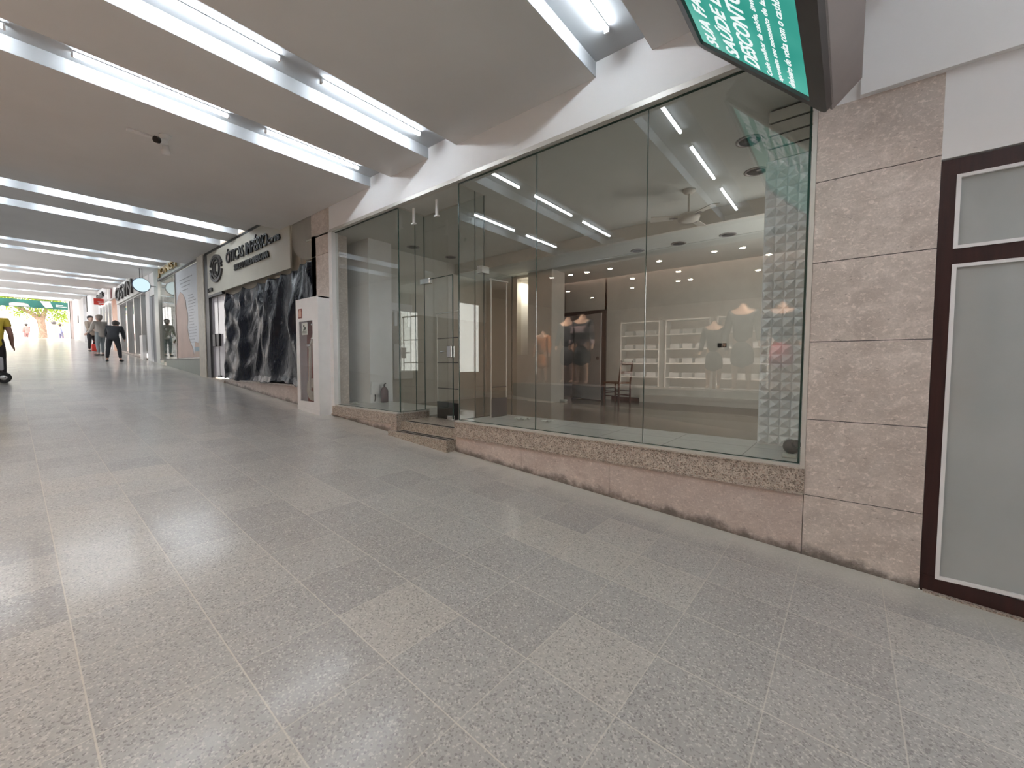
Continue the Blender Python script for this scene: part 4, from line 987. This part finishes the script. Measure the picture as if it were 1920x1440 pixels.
# ================================================================== SHOP INTERIOR THINGS
def chair():
    r = thing('dining_chair', 'dark wooden ladder-back chair with woven seat standing alone in the empty shop', 'chair', (-3.70, 4.62, .504))
    # local frame: seat centre, back to the +x side; rotated
    rot = math.radians(-14); ca, sa = math.cos(rot), math.sin(rot)
    def T(x, y, z): return (-3.70+x*ca-y*sa, 4.60+x*sa+y*ca, .504+z)
    def bar(p, q, rr, n=8, radii=None): return MB().tube([T(*a) for a in (p, q)], rr, n, True, radii)
    w, d = .19, .18
    for y in (-d, d):
        MB().tube([T(w, y, 0), T(w, y, .42), T(w+.05, y, .86)], .019, 10).build('leg', 'chairwood', r)
        MB().tube([T(-w, y, 0), T(-w, y, .43)], .019, 10).build('leg', 'chairwood', r)
    m = MB(); m.hexa([T(-w-.015, -d-.015, .39), T(w+.01, -d-.015, .39), T(w+.01, d+.015, .39), T(-w-.015, d+.015, .39), T(-w-.015, -d-.015, .425), T(w+.01, -d-.015, .425), T(w+.01, d+.015, .425), T(-w-.015, d+.015, .425)]); m.build('seat', 'seatweave', r)
    for z, h in ((.62, .05), (.80, .06)):
        m = MB(); xo = w+.05*(z-.42)/.44; m.hexa([T(xo-.01, -d, z-h/2), T(xo+.01, -d, z-h/2), T(xo+.01, d, z-h/2), T(xo-.01, d, z-h/2), T(xo-.008, -d, z+h/2), T(xo+.012, -d, z+h/2), T(xo+.012, d, z+h/2), T(xo-.008, d, z+h/2)]); m.build('back_slat', 'chairwood', r)
    for z in (.14, .24):
        for y in (-d, d): bar((-w, y, z), (w, y, z), .010).build('stretcher', 'chairwood', r)
    for x, z in ((-w, .19), (w, .17), (-w, .29)): bar((x, -d, z), (x, d, z), .010).build('stretcher', 'chairwood', r)
chair()
def fan():
    r = thing('ceiling_fan', 'three-bladed ceiling fan hanging from the empty shop ceiling', 'ceiling fan', (-1.57, 1.95, 3.41))
    MB().lathe((-1.57, 1.95, 3.41), [(.075, 0), (.075, -.02), (.04, -.05)], 24).build('canopy', 'offw', r)
    MB().tube([(-1.57, 1.95, 3.38), (-1.57, 1.95, 3.12)], .012, 10).build('rod', 'offw', r)
    MB().lathe((-1.57, 1.95, 3.14), [(.03, 0), (.10, -.02), (.13, -.05), (.12, -.09), (.05, -.11)], 28).build('motor', 'offw', r)
    for a in (205, 325, 85):
        a = math.radians(a); ca, sa = math.cos(a), math.sin(a)
        def T(x, y, z): return (-1.57+x*ca-y*sa, 1.95+x*sa+y*ca, 3.085+z)
        m = MB(); m.hexa([T(.17, -.05, -.008), T(.44, -.06, -.012), T(.44, .06, .012), T(.17, .05, .008), T(.17, -.05, 0), T(.44, -.06, -.004), T(.44, .06, .02), T(.17, .05, .016)]); bl = m.build('blade', 'offw', r)
        m = MB(); m.hexa([T(.08, -.015, -.004), T(.22, -.02, -.012), T(.22, .02, -.012), T(.08, .015, -.004), T(.08, -.015, .0), T(.22, -.02, -.006), T(.22, .02, -.006), T(.08, .015, .0)]); m.build('blade_arm', 'greybox', bl)
fan()
# unlit round downlights / speakers
proto_d = None
for x, y, z, where in ((-.80, 1.15, 3.41, 'nearest the relief tile column'), (-.86, 1.9, 3.41, 'second from the relief tile column'), (-6.2, 1.37, 3.41, 'nearer the boxed white pillar'), (-6.2, 2.28, 3.41, 'over the plain beige side wall'), (-2.14, 3.40, 3.2, 'middle of the three on the rear ceiling drop'), (-1.44, 3.40, 3.2, 'on the rear ceiling drop nearest the relief column'), (-2.81, 3.40, 3.2, 'on the rear ceiling drop farthest from the relief column')):
    lab = 'unlit round recessed downlight, %s' % where
    if proto_d is None:
        proto_d = thing('recessed_downlight', lab, 'downlight', (x, y, z), 'unlit downlights of the empty shop')
        MB().lathe((x, y, z), [(.115, .0), (.115, -.006), (.09, -.01), (.088, -.002)], 28).build('trim_ring', 'greybox', proto_d)
        MB().lathe((x, y, z), [(.086, -.001), (.086, -.004)], 24).build('reflector', 'dark', proto_d)
    else: dup(proto_d, (x, y, z), lab)
# anti-theft gates
def gate(label, p0, p1, ztop, rungs):
    r = thing('security_gate', label, 'security gate', (p0[0], p0[1], p0[2]))
    for p in (p0, p1): MB().tube([(p[0], p[1], p0[2]), (p[0], p[1], ztop)], .009, 10).build('post', 'alul', r)
    MB().tube([(p0[0]-.02, p0[1], ztop), (p1[0]+.02, p1[1], ztop)], .011, 8).build('top_bar', 'alul', r)
    for z in rungs: MB().tube([(p0[0], p0[1], z), (p1[0], p1[1], z)], .007, 8).build('rung', 'dark', r)
    d = (Vector(p1)-Vector(p0)).normalized()*.012; n = Vector((-d.y, d.x, 0))
    a, c = Vector(p0), Vector((p1[0], p1[1], p0[2]))
    MB().hexa([tuple(a-n), tuple(c-n), tuple(c+n), tuple(a+n), tuple(a-n+V(0, 0, .24)), tuple(c-n+V(0, 0, .24)), tuple(c+n+V(0, 0, .24)), tuple(a+n+V(0, 0, .24))]).build('base_panel', 'black', r)
gate('slim security gate with rungs right behind the closed glass door leaf', (-4.68, .63, .504), (-4.17, .58, .504), 2.02, (.94, 1.31, 1.66))
gate('slim security gate standing on the white display platform', (-3.475, .47, .617), (-3.475, .77, .617), 2.35, (1.0,))
# fire extinguisher
r = thing('fire_extinguisher', 'dark fire extinguisher on the white platform by the boxed pillar', 'fire extinguisher', (-6.27, .78, .617))
MB().lathe((-6.27, .78, .617), [(.06, 0), (.065, .02), (.065, .2), (.045, .25), (.02, .27)], 20).build('cylinder', plain('dark_red_paint', (.07, .03, .03), .4), r)
MB().tube([(-6.27, .78, .88), (-6.27, .78, .93)], .015, 8).tube([(-6.27, .78, .93), (-6.20, .76, .95)], .01, 8).build('valve', 'dark', r)
r = thing('electrical_box', 'small white power box with a loose cable low on the wall beside the extinguisher', 'electrical box', (-6.45, 1.0, .75))
MB().box((-6.34, .56, .76), (-6.31, .70, .98), .004).build('box_cover', 'white', r); MB().tube([(-6.325, .63, .76), (-6.33, .64, .70), (-6.32, .62, .64)], .008, 6).build('cable', 'black', r)
r = thing('distribution_board', 'wide pale switchboard panel high on the beige side wall', 'electrical panel', (-6.59, 1.4, 1.0))
MB().box((-6.60, 1.12, 2.28), (-6.57, 1.62, 2.42)).build('cover', 'white', r); MB().box((-6.60, 1.22, 2.0), (-6.575, 1.28, 2.28)).build('conduit', 'white', r); MB().box((-6.60, 1.52, 2.0), (-6.575, 1.58, 2.28)).build('conduit', 'white', r)
tag(MB().box((-6.60, 1.2, 1.0), (-6.575, 1.62, 1.66), .004).build('wall_panel', 'offw', origin=(-6.6, 1.4, 1.0)), 'tall cream cover plate on the beige side wall', 'panel')
r = thing('wall_socket', 'small black double socket on the plain back wall of the shop', 'socket', (-1.84, 5.09, 1.64))
for x in (-1.885, -1.805): MB().box((x-.035, 5.085, 1.61), (x+.035, 5.1, 1.69), .003).build('socket_module', 'black', r)
# ajar door leaf
d = MB(); 
a = V(-4.98, 4.95, .52); c = V(-4.10, 4.63, .52); n = V(.35, .83, 0).normalized()*.02
d.hexa([tuple(a), tuple(c), tuple(c+n), tuple(a+n), tuple(a+V(0, 0, 1.86)), tuple(c+V(0, 0, 1.86)), tuple(c+n+V(0, 0, 1.86)), tuple(a+n+V(0, 0, 1.86))])
d7 = d.build('door_7', plain('grey_door_paint', (.46, .46, .47), .4, var=.03), kind='structure')
MB().ell((-4.17, 4.63, 1.42), (.035, .035, .035)).build('door_knob', 'dark', d7)
# debris
for x, y, s, lab in ((-3.05, .55, 1., 'crumpled white paper scrap on the display platform beside the security gate'), (-2.72, .62, .7, 'torn paper scrap lying farther along the display platform'), (-6.33, .25, .9, 'crumpled white paper on the platform by the shopfront frame')):
    rn = random.Random(int(x*100)); m = MB(); N = 6
    vs = [(x+s*.16*(i/N-.5)*(1+.3*rn.random()), y+s*.10*(j/N-.5), .620+s*.03*rn.random()) for i in range(N+1) for j in range(N+1)]
    m.add(vs, [(i*(N+1)+j, i*(N+1)+j+1, (i+1)*(N+1)+j+1, (i+1)*(N+1)+j) for i in range(N) for j in range(N)])
    tag(m.build('paper_scrap', 'paper', origin=(x, y, .618)), lab, 'paper scrap')
m = MB(); m.ell((-.31, .30, .69), (.055, .05, .055), 12, 8); m.tube([(-.31, .3, .7), (-.27, .26, .72)], .03, 10)
tag(m.build('spotlight_head', 'dark', origin=(-.3, .3, .64)), 'dark round lamp head lying behind the lower corner of the shop glass', 'lamp')
m = MB(); m.box((-.36, .22, .618), (-.27, .30, .64), .004); tag(m.build('plaster_lump', 'paper', origin=(-.31, .26, .618)), 'small pale lump of rubble under the dark lamp head', 'rubble')
m = MB(); m.box((-5.0, 4.0, .506), (-4.75, 3.85, .54), .01).box((-4.72, 4.05, .506), (-4.55, 3.95, .55), .01)
tag(m.build('floor_rag', 'paper', origin=(-4.85, 3.95, .504)), 'crumpled pale rag on the floor by the foot of the white pillar', 'rag')

# ================================================================== SHOP OPPOSITE (seen mirrored in the glass)
ZO = .36; ZOC = 3.48
M['pinkwall'] = plain('warm_pink_wall', (.55, .42, .36), .7, var=.05)
b = MB(); b.box((-9.2, -12.2, ZO-.1), (1.4, YL, ZO)); struct('floor', b, boxfloor('opposite_floor_tiles', (.45, .42, .38), (.5, .46, .42), .5, .2, (.3, .28, .25)))
b = MB(); b.box((-9.2, YL-.15, -.8), (1.4, YL-.002, ZO-.002)); struct('wall_left', b, 'offw')
b = MB(); b.box((-9.2, -12.2, ZOC), (1.4, YL, ZOC+.1)); struct('ceiling', b, 'pinkwall')
b = MB(); b.box((-9.3, -12.2, ZO), (-9.2, YL, 3.6)); b.box((1.4, -12.2, ZO), (1.5, YL, 3.6)); b.box((-9.2, -12.3, ZO), (1.4, -12.2, 3.6)); struct('wall_opposite', b, 'pinkwall')
M['warm'] = emis('warm_lamp', (1., .80, .60), 220.)
pd = None
ks = 1.32
for i, (x, y) in enumerate([(-4.456, 3.2), (-4.043, 3.2), (-3.703, 3.2), (-3.251, 3.2), (-2.403, 3.2), (-1.578, 3.15), (-1.217, 3.18), (-3.285, 4.22), (-2.407, 4.17), (-.983, 3.83), (-3.689, 5.16), (-2.676, 5.03), (-2.443, 5.02), (-1.282, 4.92), (-5.014, 4.69), (-5.016, 5.83)]):
    xx = x*ks; yy = -((y+3.36)*ks-3.36)
    if yy < -12: continue
    wd = [('first row', 'nearest the orange dress'), ('first row', 'second from the orange dress'), ('first row', 'third from the orange dress'), ('first row', 'middle one'), ('first row', 'third from the pink skirt'), ('first row', 'second from the pink skirt'), ('first row', 'nearest the pink skirt'), ('second row', 'middle one'), ('second row', 'over the shorter black mannequin'), ('second row', 'nearest the pink skirt'), ('third row', 'nearest the striped sweater'), ('third row', 'close pair, striped sweater side'), ('third row', 'close pair, pink skirt side'), ('third row', 'nearest the pink skirt'), ('second row', 'nearest the orange dress'), ('rearmost row', 'over the shelves')][i]
    if pd is None:
        pd = thing('warm_downlight', 'lit warm round downlight on the ceiling of the shop opposite', 'downlight', (xx, yy, ZOC), 'warm downlights of the shop opposite')
        MB().lathe((xx, yy, ZOC), [(.085, 0), (.085, -.008), (.07, -.012)], 20).build('trim_ring', 'white', pd)
        MB().lathe((xx, yy, ZOC), [(.05, -.013), (.05, -.016)], 18).build('lamp_lens', 'warm', pd)
    else: dup(pd, (xx, yy, ZOC), 'lit warm round downlight of the shop opposite, %s, %s' % (wd[0], wd[1]))
ld = bpy.data.lights.new('shop_opposite_light', 'AREA'); ld.shape = 'RECTANGLE'; ld.size = 6; ld.size_y = .4; ld.energy = 60; ld.color = (1, .88, .76)  # added fill for the rear of this shop, turned away from the glass
lo = bpy.data.objects.new('shop_opposite_light', ld); COL.objects.link(lo); lo.location = (-3.5, -6.0, 3.2); lo.rotation_euler = (math.radians(-60), 0, 0)
for x in (-5.3, -3.5, -1.4):
    ld = bpy.data.lights.new('window_spot', 'SPOT'); ld.energy = 330; ld.spot_size = 1.5; ld.shadow_soft_size = .05; ld.color = (1, .85, .7)  # unseen spots added to brighten the mannequins
    lo = bpy.data.objects.new('window_spot', ld); COL.objects.link(lo); lo.location = (x, -4.95, 3.42); lo.rotation_euler = (math.radians(-28), 0, 0)
def mannequin(x, y, h, zb, cols, label, parent_group):
    r = thing('mannequin', label, 'mannequin', (x, y, zb), parent_group)
    def T(p): return (x+p[0]*h, y+p[1]*h, zb+p[2]*h)
    ch = [[(T((0, 0, .55)), h*.085), (T((0, 0, .66)), h*.07), (T((0, 0, .80)), h*.095), (T((0, 0, .90)), h*.04), (T((0, 0, .96)), h*.034)]]
    for s in (-1, 1):
        ch.append([2, (T((s*.12, 0, .86)), h*.036), (T((s*.15, .01, .68)), h*.028), (T((s*.17, .04, .52)), h*.02), (T((s*.175, .05, .47)), h*.016)])
        ch.append([0, (T((s*.055, 0, .52)), h*.055), (T((s*.065, .02, .28)), h*.038), (T((s*.07, 0, .04)), h*.022), (T((s*.075, .07, .025)), h*.02)])
    skin_obj('body', ch, 'mq', r)
    if cols[0]: skin_obj('jacket', [[(T((0, 0, .5)), h*.11), (T((0, 0, .66)), h*.095), (T((0, 0, .82)), h*.108)], [2, (T((-.12, 0, .85)), h*.046), (T((-.15, .01, .68)), h*.04), (T((-.17, .04, .53)), h*.03)], [2, (T((.12, 0, .85)), h*.046), (T((.15, .01, .68)), h*.04), (T((.17, .04, .53)), h*.03)]], cols[0], r)
    skin_obj('skirt', [[(T((0, 0, .56)), h*.10), (T((0, 0, .40)), h*.12), (T((0, 0, .24)), h*.14)]], cols[1], r)
    MB().lathe((x, y, zb), [(.16, -.02), (.16, .015)], 20).build('stand', 'chrome', r)
t = NT('striped_knit'); P, X, Y, Z = t.pos(); st = t.m_('GREATER_THAN', t.m_('FRACT', t.m_('MULTIPLY', Z, 3.2)), .5)
striped = t.prin(t.mix(st, (.03, .03, .035), (.34, .26, .27)), .8)
dk = plain('dark_cloth', (.03, .03, .035), .8); oc = plain('orange_cloth', (.45, .16, .06), .8); pk = plain('pink_cloth', (.60, .12, .14), .8)
b = MB(); b.box((-6.9, -5.75, ZO), (.9, -5.0, ZO+.42)); tag(b.build('display_platform', 'greybox', origin=(-3, -5.4, ZO)), 'low grey display platform in the window of the shop opposite', 'platform')
for x, y, zt, c, lab in ((-4.933, -5.2, 2.50, (striped, dk), 'headless mannequin in a dark and pink striped sweater'), (-5.52, -5.5, 2.50, (dk, dk), 'headless mannequin in a black coat beside the striped one'), (-2.056, -5.3, 2.16, (dk, dk), 'shorter headless mannequin in black near the window middle'), (-1.548, -5.2, 2.46, (dk, dk), 'tall headless mannequin in a long black dress'), (-.95, -5.35, 2.45, (dk, pk), 'tall headless mannequin in black with a pink skirt'), (-6.15, -5.3, 2.16, (oc, oc), 'shorter headless mannequin in an orange dress')):
    zb_ = ZO+.42; hh = (zt-zb_)/.98; mannequin(x, y, hh, zb_+.02, c, lab+' in the shop opposite', 'mannequins in the window of the shop opposite')
# clothes shelves on the opposite back wall
for k, x in enumerate((-5.0, -3.6, -2.2)):
    r = thing('clothes_shelf', ['white clothes shelf unit with folded garments, nearest the striped mannequin', 'white clothes shelf unit with folded garments, middle of three opposite', 'white clothes shelf unit with folded garments, nearest the black dresses'][k], 'shelf unit', (x, -9., ZO), 'clothes shelves of the shop opposite')
    b = MB(); 
    for z in range(6): b.box((x-.6, -9.2, ZO+.1+z*.42), (x+.6, -8.8, ZO+.13+z*.42))
    for s in (-.6, .6): b.box((x+s-.015, -9.2, ZO), (x+s+.015, -8.8, ZO+2.25))
    b.build('shelf_frame', 'white', r)
    b = MB()
    for z in range(5):
        for q in range(3): b.box((x-.5+q*.36, -9.12, ZO+.13+z*.42), (x-.22+q*.36, -8.85, ZO+.27+z*.42), .01)
    b.build('folded_clothes', plain('mixed_clothes_%d' % k, (.45, .45, .47), .8, var=.5, vs_=3), r)
# tidy helper property
for o in bpy.data.objects:
    if '_o' in o: del o['_o']
